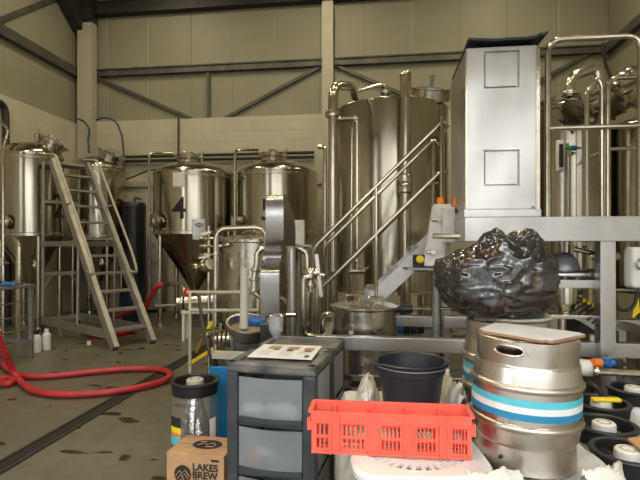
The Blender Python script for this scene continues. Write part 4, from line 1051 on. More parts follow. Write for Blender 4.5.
# glass measuring jug on the stool behind the towers
p = P(276, 346, 3.15)
t = thing('glass_jug', 'clear glass jug with a stem standing behind the laminated sheet', 'jug', p)
bm = BM(); lathe(bm, [(0, 0), (.042, 0), (.042, .01), (.018, .03), (.022, .06), (.046, .10), (.052, .205), (.049, .205), (.043, .105), (0, .07)], p, 36); obj('body', bm, mat('jug_glass', (.6, .6, .6), .05, 0, alpha=.28), t)
bm = BM(); lathe(bm, [(.050, .20), (.056, .203), (.05, .208)], p, 36); obj('rim', bm, 'pipe', t)

# ================================================================ MOTOR PUMP ON THE FLOOR by tank 4
Ym = 7.6
FP = t = thing('floor_pump', 'horizontal stainless motor pump on a white base under tank 4', 'pump', F(197, 325))
a, b_ = P(186, 302.5, Ym), P(215, 301, Ym)
bm = BM(); cyl(bm, a, b_, .11, seg=32); cyl(bm, b_, b_ + Vector((.04, 0, 0)), .09); obj('motor', bm, 'steel', t)
bm = BM(); cyl(bm, a - Vector((.13, 0, 0)), a - Vector((.03, 0, 0)), .09, seg=28); flange(bm, a - Vector((.05, 0, 0)), (1, 0, 0), .11); obj('pump_head', bm, 'pipe', t)
bm = BM(); bz = a.z - .14; box(bm, Vector(((a.x + b_.x) / 2, Ym, bz)), (.55, .26, .05), 0, .01)
for sx in (-.24, .24):
    for sy in (-.1, .1): box(bm, Vector(((a.x + b_.x) / 2 + sx, Ym + sy, (bz - .02) / 2)), (.04, .04, bz - .02))
box(bm, Vector(((a.x + b_.x) / 2, Ym, bz + .03)), (.2, .1, .06))
obj('base', bm, 'whitep', t)
pipe('pump_outlet', [P(164, 284, 7.9), P(181, 284, 7.7), P(184, 290, 7.6), P(184, 297, Ym)], .035, 'steel elbow pipe joining the red hose to the motor pump', rad=.08)
pipe('pump_inlet', [P(155, 306, 8.2), P(178, 305, Ym + .1)], .022, 'thin steel pipe reaching left from the motor pump', m='cream', rad=0)
bm = BM(); cyl(bm, P(186, 296, 7.4), P(188, 291, 7.4), .05); cyl(bm, P(187, 292, 7.4), P(190, 292, 7.4), .06); o_ = obj('red_valve_cap', bm, mat('red_cap', (.55, .01, .02), .35), FP, label='red round cap')

# ================================================================ PLATFORM STEPLADDER
L0 = Vector((-2.93, 6.86, 0)); d = Vector((-.79, .61, 0)).normalized(); wv = Vector((.37, .47, 0)); wn = wv.normalized()
def lad(s, f, z): return L0 + d * s + wv * f + Vector((0, 0, z))
t = thing('platform_stepladder', 'tall aluminium platform stepladder leaning up to the left beside the tanks', 'ladder', lad(0, .5, 0))
TOPS, TOPZ = 2.0, 2.93
def st(z): return TOPS * z / TOPZ
for f in (0, 1):
    bm = BM(); beam(bm, lad(0, f, .02), lad(TOPS, f, TOPZ), .075, .13, up=(0, 0, 1)); obj('stringer', bm, 'alu', t)
    bm = BM(); box(bm, lad(-.0, f, .025), (.07, .09, .05), .6, .008); obj('foot', bm, 'blackrub', t)
for k in range(10):
    z = .27 * (k + 1) - .02; s = st(z)
    bm = BM(); a, b_ = lad(s + .03, .02, z), lad(s + .03, .98, z); beam(bm, a, b_, .17, .035); obj('tread', bm, 'alu', t)
bm = BM(); beam(bm, lad(2.2, .0, TOPZ - .03), lad(2.2, 1, TOPZ - .03), .42, .04); obj('top_platform', bm, 'alu', t)
RB = 2.36
for f in (0, 1):
    bm = BM(); tube(bm, [lad(RB, f, .12), lad(2.32, f, TOPZ)], .028, seg=10); obj('rear_leg', bm, 'alu', t)
    bm = BM(); tube(bm, [lad(1.62, f, .18), lad(st(TOPZ * .62) + .55, f, TOPZ * .62), lad(st(TOPZ * .62) + .55, f, TOPZ)], .02, seg=8)
    bm.free()
    bm = BM(); beam(bm, lad(.12, f, .20), lad(RB, f, .20), .035, .13); obj('base_rail', bm, 'alu', t)
    bm = BM(); beam(bm, lad(st(1.52), f, 1.52), lad(RB - .05, f, 1.52), .035, .085); obj('side_brace', bm, 'alu', t)
    bm = BM(); tube(bm, [lad(1.12, f, .2), lad(1.08, f, 1.52)], .018, seg=8); obj('strut', bm, 'alu', t)
    # handrail, standing proud of the stringer
    up = Vector((0, 0, .30)); fo = wn * (.05 if f else -.05)
    bm = BM(); tube(bm, [lad(TOPS + .25, f, TOPZ + .12) + fo, lad(TOPS - .25, f, TOPZ + .06) + fo, lad(st(1.45) - .36, f, 1.36) + fo, lad(st(1.2) - .34, f, 1.04) + fo, lad(st(1.2), f, 1.12) + fo * .3], .02, .12, 10)
    obj('handrail', bm, 'cream', t)
    bm = BM(); tube(bm, [lad(st(2.15), f, 2.15), lad(st(2.15) - .22, f, 2.15 + .02) + fo], .014, seg=8); obj('rail_bracket', bm, 'alu', t)
    bm = BM(); lathe(bm, [(0, -.02), (.06, -.02), (.07, 0), (.06, .02), (0, .02)], lad(RB - .02, f, .07), 18, wn); obj('wheel', bm, 'blackrub', t)
bm = BM(); beam(bm, lad(RB, 0, .20), lad(RB, 1, .20), .03, .08); obj('cross_brace', bm, 'alu', t)
bm = BM(); beam(bm, lad(RB - .03, 0, 1.0), lad(RB - .03, 1, 1.0), .03, .06); obj('cross_brace', bm, 'alu', t)
bm = BM(); beam(bm, lad(RB - .08, 0, 2.25), lad(RB - .08, 1, 2.25), .03, .05); obj('cross_brace', bm, 'alu', t)
for f, sg in ((0, 1), (1, -1)):
    bm = BM(); a = lad(RB - .03, f, .78); beam(bm, a, lad(RB - .03, f + sg * .28, 1.0), .02, .03); obj('gusset', bm, 'alu', t)
bm = text_bm('III', .12, bold=.004)   # dark maker's marks low on the near stringer are illegible: short strokes only
bm.free()
bm = BM()
for k in range(6):
    z = .78 - k * .06; p = lad(st(z), 0, z) - wn * .024; beam(bm, p + Vector((0, 0, .012)) , p - d * .03 + Vector((0, 0, .0)), .004, .02)
obj('side_marking', bm, 'ink', t)

# ================================================================ LEFT WORK TABLE AND THINGS ON IT
fr_ = F(32.5, 357.5)                                # front right foot
TZ = .96
e = -W                                              # table runs to the left along the wall direction
t = thing('work_table', 'grey steel framed work table at the left edge', 'table', fr_ + e * .6 - U * .3, RA)
def tb(s, dd, z): return fr_ + e * s - U * dd + Vector((0, 0, z))
bm = BM(); beam(bm, tb(-.02, .34, TZ), tb(1.3, .34, TZ), .72, .035, bev=.004); obj('table_top', bm, 'galv', t)
for s in (0, 1.25):
    for dd in (.02, .66):
        bm = BM(); beam(bm, tb(s, dd, 0), tb(s, dd, TZ - .018), .045, .045, up=(1, 0, 0)); obj('leg', bm, 'galv', t)
bm = BM(); beam(bm, tb(0, .02, .22), tb(1.25, .02, .22), .035, .05); beam(bm, tb(0, .66, .22), tb(1.25, .66, .22), .035, .05); beam(bm, tb(0, .02, .22), tb(0, .66, .22), .035, .05); obj('lower_frame', bm, 'galv', t)
bm = BM()
for z in (.40, .58, .76): tube(bm, [tb(0, .02, z), tb(1.25, .02, z)], .008, seg=6)
obj('front_wires', bm, 'galv', t)
zt = TZ + .0175
items = (('rag', 'blue_rag', .30, .10, 'blue', 'crumpled blue rag on the left table'), ('spanner', 'spanner', .16, .14, 'pipe', 'small steel spanner on the left table'),
         ('clamp', 'hose_clamp', .20, .32, 'pipe', 'steel hose clamp ring on the left table'), ('cap', 'red_fitting', .10, .16, 'red', 'red fitting near the right end of the left table'), ('jar', 'pale_fitting', .40, .22, 'cream', 'pale round fitting on the left table'))
for kind, nm, s, dd, m, lab in items:
    p = tb(s, dd, zt); bm = BM()
    if kind == 'rag':
        bmesh.ops.create_icosphere(bm, subdivisions=3, radius=.10)
        for v in bm.verts:
            n_ = noise.noise(v.co * 22); v.co *= 1 + .35 * n_; v.co.z = max(0, v.co.z * .35 + .02); v.co += p
    elif kind == 'spanner': beam(bm, p + Vector((-.1, 0, .008)), p + Vector((.1, .05, .008)), .02, .012); lathe(bm, [(.012, 0), (.026, 0), (.026, .016), (.012, .016)], p + Vector((.11, .055, 0)), 14, closed=True)
    elif kind == 'clamp': lathe(bm, [(.035, 0), (.045, 0), (.045, .05), (.035, .05)], p, 20, closed=True); cyl(bm, p + Vector((.05, -.01, .025)), p + Vector((.08, -.01, .025)), .012)
    elif kind == 'cap': lathe(bm, [(0, 0), (.03, 0), (.032, .02), (.02, .04), (.02, .06), (0, .06)], p, 18)
    else: lathe(bm, [(0, 0), (.045, 0), (.05, .03), (.03, .05), (.03, .07), (0, .07)], p, 20)
    tag(obj(nm, bm, m), lab, kind)
# upright pipes standing at the first tank
pipe('transfer_pipe', [fl(P(19, 330, 7.2)), P(19, 243, 7.2), P(14, 238, 7.3)], .045, 'upright steel pipe in front of the leftmost tank, behind the work table', rad=.08)
pipe('transfer_pipe', [fl(P(3, 330, 7.4)), P(3, 150, 7.5), P(9, 128, 7.6), P(-6, 118, 7.6)], .022, 'thin steel pipe at the left edge rising past the leftmost tank to its lid', rad=.1, flanges=((1, .5),))
bm = BM(); p = P(3, 262, 7.35); cyl(bm, p - Vector((.0, .0, .06)), p + Vector((0, 0, .06)), .035); tube(bm, [p, p + Vector((.10, 0, -.02))], .012); tag(obj('tap_valve', bm, 'pipe'), 'small sampling tap on the thin pipe at the left edge', 'valve')
# white bottle with black cap under the ladder base
p = F(36.5, 352)
t = thing('white_bottle', 'white plastic bottle with black cap on the floor by the table leg', 'bottle', p)
bm = BM(); lathe(bm, [(0, 0), (.055, 0), (.06, .01), (.06, .20), (.045, .24), (.028, .255), (0, .255)], p, 28); obj('body', bm, 'whitep', t)
bm = BM(); lathe(bm, [(.0, .256), (.036, .25), (.036, .31), (0, .315)], p, 20); obj('cap', bm, 'black', t)
p = p + Vector((.06, .14, 0)); bm = BM(); lathe(bm, [(0, 0), (.05, 0), (.055, .01), (.055, .22), (.03, .25), (.03, .30), (0, .30)], p, 28); tag(obj('white_bottle', bm, 'whitep'), 'second white bottle half hidden behind the black capped one', 'bottle')
p = F(89, 345); bm = BM(); lathe(bm, [(0, 0), (.03, 0), (.03, .06), (.015, .06), (.015, .01), (0, .01)], p, 16); tag(obj('small_cup', bm, 'whitep'), 'tiny white cup on the floor under the stepladder', 'cup')

# ================================================================ RED HOSES
bm = BM()
pts = [P(-22, 300, 4.9), P(-6, 325, 5.0), P(4, 352, 5.1), F(16, 377, .045), F(31, 391, .04), F(62, 395.5, .04), F(110, 392.5, .04), F(145, 386.5, .04), F(166, 380.5, .04), F(171.5, 374.5, .04), F(165, 370, .04), F(148, 368.5, .04), F(125, 369, .04), F(95, 371.5, .04), F(60, 375.5, .04), F(28, 377.5, .04), F(12, 373, .04), F(3, 364, .04), F(-20, 352, .04)]
tube(bm, pts, .034, .6, 14)
t = tag(obj('red_hose', bm, 'red', ang=60), 'long thick red hose looping across the floor in the left foreground', 'hose')
bm = BM(); tube(bm, [F(-20, 377, .04), F(-4, 380.5, .04), F(8, 384.5, .04), F(14, 381, .04), F(10, 378, .04), F(-2, 379, .04), F(-18, 375, .04)], .038, .4, 12)
tag(obj('red_hose', bm, 'red', ang=60), 'short bend of red hose at the left edge beside the long loop', 'hose')
bm = BM(); tube(bm, [P(164, 284.5, 7.9), P(157, 286, 7.9), P(150, 297, 8.0), P(144, 312, 8.1), F(138, 327, .05), F(125, 333, .04), F(107, 336, .04), F(88, 335.5, .04), F(84, 331, .04), F(92, 329, .04)], .045, .35, 12)
tag(obj('red_hose', bm, 'red', ang=60), 'red hose rising from the floor behind the stepladder to the motor pump', 'hose')
bm = BM(); tube(bm, [F(152, 325, .04), F(143, 326, .04), P(139, 307, 8.6), P(131, 311, 8.8), F(112, 319, .04), F(98, 323, .04)], .042, .3, 12)
tag(obj('red_hose', bm, 'red', ang=60), 'second red hose lying further back behind the stepladder', 'hose')
# ================================================================ DRAWER TOWERS
TA = math.radians(-14)
tu = Vector((math.cos(TA), math.sin(TA), 0)); tw = Vector((-math.sin(TA), math.cos(TA), 0))
C0 = Vector((-.492, 2.52, 0))                        # front left bottom corner
TW, TD, TH = .485, .375, .888
SPM = mat('grey_side_panel', (.30, .30, .30), .5, 0, nz=.1)
def tower(org, lab, full=True):
    t = thing('drawer_tower', lab, 'drawers', org + tu * TW / 2 + tw * TD / 2, TA)
    def X(s, d_, z): return org + tu * s + tw * d_ + Vector((0, 0, z))
    def tbx(bm, s0, s1, d0, d1, z0, z1, bev=0): box(bm, X((s0 + s1) / 2, (d0 + d1) / 2, (z0 + z1) / 2), (s1 - s0, d1 - d0, z1 - z0), TA, bev, segs=3)
    bm = BM(); tbx(bm, 0, TW, 0, TD, TH - .055, TH - .012, .014)
    # raised lip round a sunken top panel
    for a_ in ((.0, TW, 0, .05), (0, TW, TD - .05, TD), (0, .05, 0, TD), (TW - .05, TW, 0, TD)): tbx(bm, *a_, TH - .03, TH, .009)
    obj('top', bm, 'dusty', t)
    for s0, s1 in ((0, .062), (TW - .072, TW)):
        bm = BM(); tbx(bm, s0, s1, .0, .06, .02, TH - .05, .014); obj('front_post', bm, 'char', t)
        bm = BM(); tbx(bm, s0 + .02 * (s0 > 0), s1 - .02 * (s0 == 0), TD - .05, TD, .02, TH - .05, .010); obj('rear_post', bm, 'char', t)
        bm = BM(); cyl(bm, X((s0 + s1) / 2, .03, 0), X((s0 + s1) / 2, .03, .03), .025); cyl(bm, X((s0 + s1) / 2, TD - .03, 0), X((s0 + s1) / 2, TD - .03, .03), .02); obj('foot', bm, 'black', t)
    pitch = .262
    for k in range(3):
        zt = TH - .075 - k * pitch; zb = zt - pitch + .038
        bm = BM(); tbx(bm, .05, TW - .05, .02, TD - .01, zb - .035, zb - .003, .006); obj('shelf_rail', bm, 'char', t)
        # frosted drawer: bowed front, sides, back, floor
        bm = BM(); n = 10; a0, a1 = .066, TW - .076
        fr_pts = [X(a0 + (a1 - a0) * i / n, .012 - .022 * math.sin(i / n * PI), zb + .002) for i in range(n + 1)]
        prism(bm, fr_pts + [p_ + tw * .004 for p_ in fr_pts[::-1]], Vector((0, 0, zt - zb - .002)))
        tbx(bm, a0 + .004, a0 + .008, .02, TD - .02, zb, zt - .02); tbx(bm, a1 - .008, a1 - .004, .02, TD - .02, zb, zt - .02); tbx(bm, a0 + .01, a1 - .01, TD - .024, TD - .02, zb, zt - .02); tbx(bm, a0 + .01, a1 - .01, .02, TD - .03, zb, zb + .004)
        dr = obj('drawer', bm, 'frost', t, label='frosted translucent drawer')
        bm = BM()
        fr_pts = [X(a0 + (a1 - a0) * i / n, .006 - .024 * math.sin(i / n * PI), zb - .004) for i in range(n + 1)]
        prism(bm, fr_pts + [p_ + tw * .012 for p_ in fr_pts[::-1]], Vector((0, 0, .024)))
        obj('handle_lip', bm, 'char', dr)
        bm = BM(); 
        bm.free()
        for s_ in (.002, TW - .012):
            bm = BM(); tbx(bm, s_ + .004, s_ + .008, .06, TD - .05, zb + .004, zt + .012); obj('side_panel', bm, SPM, t)
    return t, X
t1, X1 = tower(C0, 'charcoal drawer tower with frosted drawers, nearest of the pair')
t2, X2 = tower(C0 + tw * (TD + .02), 'charcoal drawer tower standing directly behind the near one')
# contents seen dimly in the near tower's drawers
def blob(name, p, s, m, lab, cat, amp=.3, fr=9, sub=4):
    bm = BM(); bmesh.ops.create_icosphere(bm, subdivisions=sub, radius=1)
    for v in bm.verts:
        n_ = noise.noise(v.co * 1.7 + Vector(p) * 5); v.co *= 1 + amp * n_
        v.co = Vector((v.co.x * s[0], v.co.y * s[1], v.co.z * s[2]))
    bm.transform(Matrix.Rotation(TA, 4, 'Z')); bm.transform(Matrix.Translation(Vector(p)))
    return tag(obj(name, bm, m, ang=70), lab, cat)
zd = TH - .075 - .262 + .038
for s_, w_, c_ in ((.13, .07, 'long rolled white cloth at the left in the top drawer'), (.29, .09, 'rolled white cloth at the right in the top drawer')):
    blob('white_cloth', X1(s_, .06, zd + .048), (w_, .035, .038), 'whitep', c_, 'cloth')
zd2 = zd - .262
blob('orange_cap_jar', X1(.13, .06, zd2 + .045), (.045, .035, .038), 'orangep', 'orange item at the left in the middle drawer', 'jar', .15)
blob('white_cloth', X1(.16, .09, zd2 + .075), (.06, .03, .03), 'whitep', 'white cloth scrap behind the orange item in the middle drawer', 'cloth')
bm = BM(); p = X1(.33, .045, zd2 + .012)
tube(bm, [p + Vector((-.03, 0, 0)), p + Vector((0, .01, .035)), p + Vector((.03, 0, .04)), p + Vector((.035, 0, .002)), p + Vector((.06, 0, .03))], .006, .01, 6); tag(obj('white_cable', bm, 'whitep'), 'thin white cord loop at the right in the middle drawer', 'cord')

# laminated sheet lying across both tower tops
zl = TH + .004
cs = [F(247, 357, zl), F(264, 344.5, zl), F(322, 346.5, zl), F(311.5, 360, zl)]
t = thing('laminated_sheet', 'laminated sheet with coloured pictures lying on top of the drawer towers', 'paper', (cs[0] + cs[2]) / 2)
bm = BM(); prism(bm, cs, Vector((0, 0, .003))); obj('sheet', bm, 'paper', t)
def on_sheet(u_, v_): return cs[0].lerp(cs[3], u_).lerp(cs[1].lerp(cs[2], u_), v_) + Vector((0, 0, .0032))
for u0, u1, v0, v1, m in ((.16, .36, .62, .88, 'orangep'), (.27, .37, .55, .70, 'ink'), (.48, .68, .60, .85, 'orangep'), (.50, .60, .50, .66, 'ink'), (.76, .93, .55, .80, 'orangep'), (.80, .90, .50, .60, 'ink'), (.86, .93, .10, .26, 'ink')):
    bm = BM(); prism(bm, [on_sheet(u0, v0), on_sheet(u1, v0), on_sheet(u1, v1), on_sheet(u0, v1)], Vector((0, 0, .0006)))
    obj('picture', bm, mat('printed_brown', (.42, .24, .12), .4) if m == 'orangep' else mat('printed_dark', (.05, .07, .12), .4), t)
bm = BM()
for k in range(5):
    v = .18 + k * .07
    for u0 in (.10, .42, .72):
        if u0 > .7 and k < 2: continue
        prism(bm, [on_sheet(u0, v), on_sheet(u0 + .2, v), on_sheet(u0 + .2, v + .02), on_sheet(u0, v + .02)], Vector((0, 0, .0005)))
obj('text_lines', bm, mat('grey_print', (.35, .35, .36), .5), t)

# ================================================================ CARDBOARD BOX WITH PRINT
Yb = 2.68; zt = CH - (452.5 - HY) * Yb / K
bl, br = P(166.5, 453, Yb), P(224, 460, Yb - .06)
bu = Vector((br.x - bl.x, br.y - bl.y, 0)); bw_ = bu.length; bu.normalize(); bw2 = Vector((-bu.y, bu.x, 0)); BD = .25
org = Vector((bl.x, bl.y, 0)); rz = math.atan2(bu.y, bu.x)
zt = .345
t = thing('cardboard_box', 'brown cardboard beer box with round black emblem in front of the clear keg', 'box', org + bu * bw_ / 2 + bw2 * BD / 2, rz)
def bx(s, d_, z): return org + bu * s + bw2 * d_ + Vector((0, 0, z))
bm = BM(); box(bm, bx(bw_ / 2, BD / 2, zt / 2), (bw_, BD, zt), rz, .004); obj('carton', bm, 'card', t)
bm = BM(); box(bm, bx(bw_ / 2, BD / 2, zt), (bw_ - .006, .003, .0015), rz); obj('flap_seam', bm, 'ink', t)
def place_text(s, size, bold, o_, xdir, ydir, m, name, parent, align='LEFT', sx=1.0, lift=.0012):
    b = text_bm(s, size, bold, 0, align); n_ = xdir.cross(ydir)
    for v in b.verts: v.co = o_ + xdir * (v.co.x * sx) + ydir * v.co.y + n_ * lift
    return obj(name, b, m, parent)
Zv = Vector((0, 0, 1)); fx = lambda s, z: bx(s, 0, z) - bw2 * .0015
place_text('LAKES\nBREW\nCO', .054, .0022, fx(.155, zt - .115), bu, Zv, 'ink', 'lettering', t)
def disc(c, xd, yd, rx, ry, m, name, parent, lift=.001, n=40):
    b = BM(); n_ = xd.cross(yd); b.faces.new([b.verts.new(c + xd * rx * math.cos(2 * PI * k / n) + yd * ry * math.sin(2 * PI * k / n) + n_ * lift) for k in range(n)]); return obj(name, b, m, parent)
ec = fx(.098, zt - .115); em = disc(ec, bu, Zv, .050, .050, 'ink', 'emblem', t)
bm = BM(); off = -bw2 * .003
def zig(ps, r=.0022): tube(bm, [ec + off + bu * a + Zv * b for a, b in ps], r, 0, 6)
zig([(-.042, -.012), (-.018, .020), (-.004, .002), (.014, .026), (.042, -.010)]); zig([(-.030, -.026), (-.012, -.002), (0, -.016), (.014, .004), (.032, -.024)]); zig([(-.012, -.034), (0, -.020), (.012, -.034)])
obj('mountain_lines', bm, 'cardink', em)
bm = BM(); prism(bm, [fx(bw_ - .075, zt - .035), fx(bw_ - .028, zt - .035), fx(bw_ - .028, zt - .022), fx(bw_ - .075, zt - .022)], -bw2 * .001); obj('small_print', bm, 'ink', t)
tc_ = bx(bw_ * .55, BD * .52, zt + .002); te = disc(tc_, bu, bw2, .088, .062, 'ink', 'top_emblem', t)
bm = BM()
for pts in ([(-.05, -.02), (-.02, .02), (0, -.01), (.03, .025), (.055, -.01)], [(-.055, .03), (-.01, .035)], [(.0, -.035), (.045, -.03), (.045, .0)]):
    tube(bm, [tc_ + bu * a + bw2 * b + Zv * .002 for a, b in pts], .002, 0, 6)
obj('emblem_lines', bm, 'cardink', te)

# ================================================================ CLEAR KEG with black ring (left)
def petkeg(c, lab, ztop, bodym, foil=False, capm='whitep', group=None, ring_r=.155, tilt=None, label_band=False, yellow=False):
    t = thing('plastic_keg', lab, 'keg', c, 0, group); q = Vector(c); zs = ztop
    r = .148
    bm = BM(); lathe(bm, [(0, .012), (r * .7, .0), (r * .95, .03), (r, .08), (r, zs - .20), (r * .97, zs - .14), (r * .86, zs - .085), (r * .6, zs - .05), (.03, zs - .035), (0, zs - .035)], q, 56); obj('body', bm, bodym, t)
    bm = BM(); lathe(bm, [(ring_r - .022, zs - .075), (ring_r - .012, zs - .08), (ring_r - .004, zs - .02), (ring_r, zs - .018), (ring_r + .004, zs - .006), (ring_r, zs), (ring_r - .022, zs), (ring_r - .026, zs - .01), (ring_r - .026, zs - .07)], q, 56, closed=True)
    for k in range(4):
        d_ = ang_dir(k * PI / 2 + .5); beam(bm, q + d_ * .04 + Vector((0, 0, zs - .055)), q + d_ * (ring_r - .02) + Vector((0, 0, zs - .045)), .035, .02)
    lathe(bm, [(.0, zs - .06), (.06, zs - .06), (.062, zs - .035), (0, zs - .035)], q, 30)
    obj('handle_ring', bm, 'black', t)
    bm = BM(); lathe(bm, [(0, zs - .04), (.052, zs - .04), (.055, zs - .03), (.052, zs + .0), (.045, zs + .006), (0, zs + .006)], q, 32); cp_ = obj('cap', bm, capm, t)
    bm = BM(); lathe(bm, [(.022, zs + .006), (.030, zs + .010), (.036, zs + .006)], q, 24); obj('cap_ring', bm, 'cream' if capm == 'whitep' else 'galv', cp_)
    if yellow:
        bm = BM(); box(bm, q + Vector((0.01, -.03, zs + .018)), (.155, .045, .022), -.05, .010, segs=3); obj('tag', bm, 'yellow', t, label='yellow plastic tag')
    if foil:
        bm = BM(); lathe(bm, [(0, .05), (.05, .05), (.07, .12), (.092, .2), (.088, .3), (.07, .40), (.05, .48), (.03, zs - .07)], q, 40)
        for v in bm.verts:
            n_ = noise.noise(v.co * 26) + .5 * noise.noise(v.co * 60); dd = Vector((v.co.x - q.x, v.co.y - q.y, 0)); v.co += dd * (.35 * n_)
        obj('foil_bag', bm, 'foil', t)
        a0 = a_cam((q.x, q.y))
        for z0_, z1_, m, wd in ((.40, .46, 'ink', .62), (.365, .40, 'yellow', .62), (.345, .365, 'orangep', .6), (.29, .345, 'cyan', .6)):
            b = BM(); n = 10; rr = r + .0025
            ps = [(q.x + rr * math.cos(a), q.y + rr * math.sin(a)) for a in [a0 - 1.20 + wd * k / n for k in range(n + 1)]]
            vv = [(b.verts.new((x_, y_, z0_)), b.verts.new((x_, y_, z1_))) for x_, y_ in ps]
            for k in range(n): b.faces.new((vv[k][0], vv[k + 1][0], vv[k + 1][1], vv[k][1]))
            obj('label_band', b, m, t)
        b = BM(); n = 6
        vv = [(b.verts.new((q.x + (r + .002) * math.cos(a), q.y + (r + .002) * math.sin(a), .28)), b.verts.new((q.x + (r + .002) * math.cos(a), q.y + (r + .002) * math.sin(a), .44))) for a in [a0 + .62 + .35 * k / n for k in range(n + 1)]]
        for k in range(n): b.faces.new((vv[k][0], vv[k + 1][0], vv[k + 1][1], vv[k][1]))
        obj('white_label', b, 'whitep', t)
        b = BM(); lathe(b, [(r + .001, .10), (r + .004, .10), (r + .004, .235), (r + .001, .235)], q, 48); obj('base_cup', b, 'petpale', t)
    return t
Yk = 3.02
petkeg(Vector(((195 - CX) / K * Yk, Yk, 0)), 'clear plastic keg with black ring top and silver foil bag inside', .655, 'petkeg', foil=True, ring_r=.150, capm='cream')
# blue panel behind the clear keg
bm = BM(); p = P(221, 410, 3.3); box(bm, Vector((p.x, 3.32, .33)), (.16, .03, .66), 0, .006)
bp_ = tag(obj('blue_board', bm, mat('bright_blue_board', (.01, .17, .38), .4)), 'bright blue board standing between the clear keg and the drawer tower', 'board')
bm = BM(); box(bm, Vector((p.x, 3.36, .01)), (.14, .08, .02)); obj('foot', bm, 'blue', bp_)

# ================================================================ WRAPPED LOAD (white plastic sheeting) that carries crate, bucket and kegs
LX0, LX1, LY0, LY1, LZ = .13, 1.03, 1.50, 2.60, .718
t = thing('wrapped_pallet', 'pallet load covered in crumpled white sheeting under the crate, bucket and kegs', 'pallet', ((LX0 + LX1) / 2, (LY0 + LY1) / 2, 0))
bm = BM(); 
for yy in (LY0 + .1, (LY0 + LY1) / 2, LY1 - .1): box(bm, ((LX0 + LX1) / 2, yy, .05), (LX1 - LX0 - .1, .1, .10))
for k in range(6): box(bm, (LX0 + .12 + k * (LX1 - LX0 - .24) / 5, (LY0 + LY1) / 2, .111), (.10, LY1 - LY0 - .1, .02))
obj('pallet', bm, 'wood', t)
bm = BM(); nx, ny = 56, 56
def sheet_pt(i, j):
    u_, v_ = i / nx * 2 - 1, j / ny * 2 - 1           # square to rounded box with skirts
    x_ = (LX0 + LX1) / 2 + u_ * 1.0 * (LX1 - LX0) / 2 * 1.55; y_ = (LY0 + LY1) / 2 + v_ * (LY1 - LY0) / 2 * 1.55
    ex = max(0, abs(x_ - (LX0 + LX1) / 2) - (LX1 - LX0) / 2); ey = max(0, abs(y_ - (LY0 + LY1) / 2) - (LY1 - LY0) / 2)
    nn = noise.noise(Vector((x_ * 7, y_ * 7, 1))) + .5 * noise.noise(Vector((x_ * 19, y_ * 19, 4)))
    dz = -(ex + ey) * 1.9
    xx = min(max(x_, LX0), LX1) + math.copysign(min(ex, .06) * .8, u_) * (1 if ex > 0 else 0) + (nn * .018 if ex + ey > .02 else 0)
    yy = min(max(y_, LY0), LY1) + math.copysign(min(ey, .06) * .8, v_) * (1 if ey > 0 else 0) + (nn * .018 if ex + ey > .02 else 0)
    flat = abs(nn) * .010
    return Vector((xx, yy, max(.14, LZ - .011 + dz + (flat if ex + ey == 0 else 0))))
vs = [[bm.verts.new(sheet_pt(i, j)) for j in range(ny + 1)] for i in range(nx + 1)]
for i in range(nx):
    for j in range(ny): bm.faces.new((vs[i][j], vs[i + 1][j], vs[i + 1][j + 1], vs[i][j + 1]))
obj('sheeting', bm, 'wrap', t, ang=60)
bm = BM(); box(bm, ((LX0 + LX1) / 2, (LY0 + LY1) / 2, .12 + .30), (LX1 - LX0 - .08, LY1 - LY0 - .08, .555)); obj('load', bm, 'card', t)

# crumpled sheeting tufts round the front keg's foot and behind the bucket
def tuft(pts, lab, h=.05, seed=0, name='plastic_sheet'):
    """crumpled strip: pts = list of (x, y, z, half width)"""
    bm = BM(); n = 26; m_ = 14; rows = []
    for i in range(n + 1):
        f = i / n * (len(pts) - 1); k = min(int(f), len(pts) - 2); g = f - k
        a, b_ = pts[k], pts[k + 1]; x_, y_, z_, hw = [a[q_] + (b_[q_] - a[q_]) * g for q_ in range(4)]
        dr = Vector((b_[0] - a[0], b_[1] - a[1], 0)).normalized(); sd = Vector((-dr.y, dr.x, 0)); row = []
        for j in range(m_ + 1):
            s_ = j / m_ * 2 - 1; prof_ = (1 - s_ * s_)
            nn = noise.noise(Vector((x_ * 16 + seed, s_ * 2.2, y_ * 16))) + .6 * noise.noise(Vector((x_ * 40, s_ * 6 + seed, y_ * 40)))
            row.append(bm.verts.new(Vector((x_, y_, z_)) + sd * s_ * hw + Vector((nn * .012, nn * .012, prof_ * h + nn * h * .45 * prof_ + .004))))
        rows.append(row)
    for i in range(n):
        for j in range(m_): bm.faces.new((rows[i][j], rows[i + 1][j], rows[i + 1][j + 1], rows[i][j + 1]))
    return tag(obj(name, bm, 'wrap', ang=60), lab, 'plastic sheet')
tuft([(.47, 1.54, LZ, .05), (.56, 1.53, LZ, .06), (.64, 1.53, LZ - .005, .03)], 'crumpled white sheeting at the left foot of the front keg', .055, 3)
tuft([(.84, 1.53, LZ - .01, .03), (.93, 1.55, LZ, .06), (.99, 1.60, LZ - .01, .03)], 'crumpled white sheeting at the right foot of the front keg', .06, 8)
tuft([(.20, 2.05, LZ, .05), (.22, 2.25, LZ, .06), (.25, 2.5, LZ, .06)], 'pale crumpled sheeting left of the black bucket', .11, 11)
tuft([(.58, 1.95, LZ, .04), (.60, 2.15, LZ, .06), (.63, 2.4, LZ, .06)], 'pale crumpled sheeting between the bucket and the kegs', .14, 17)

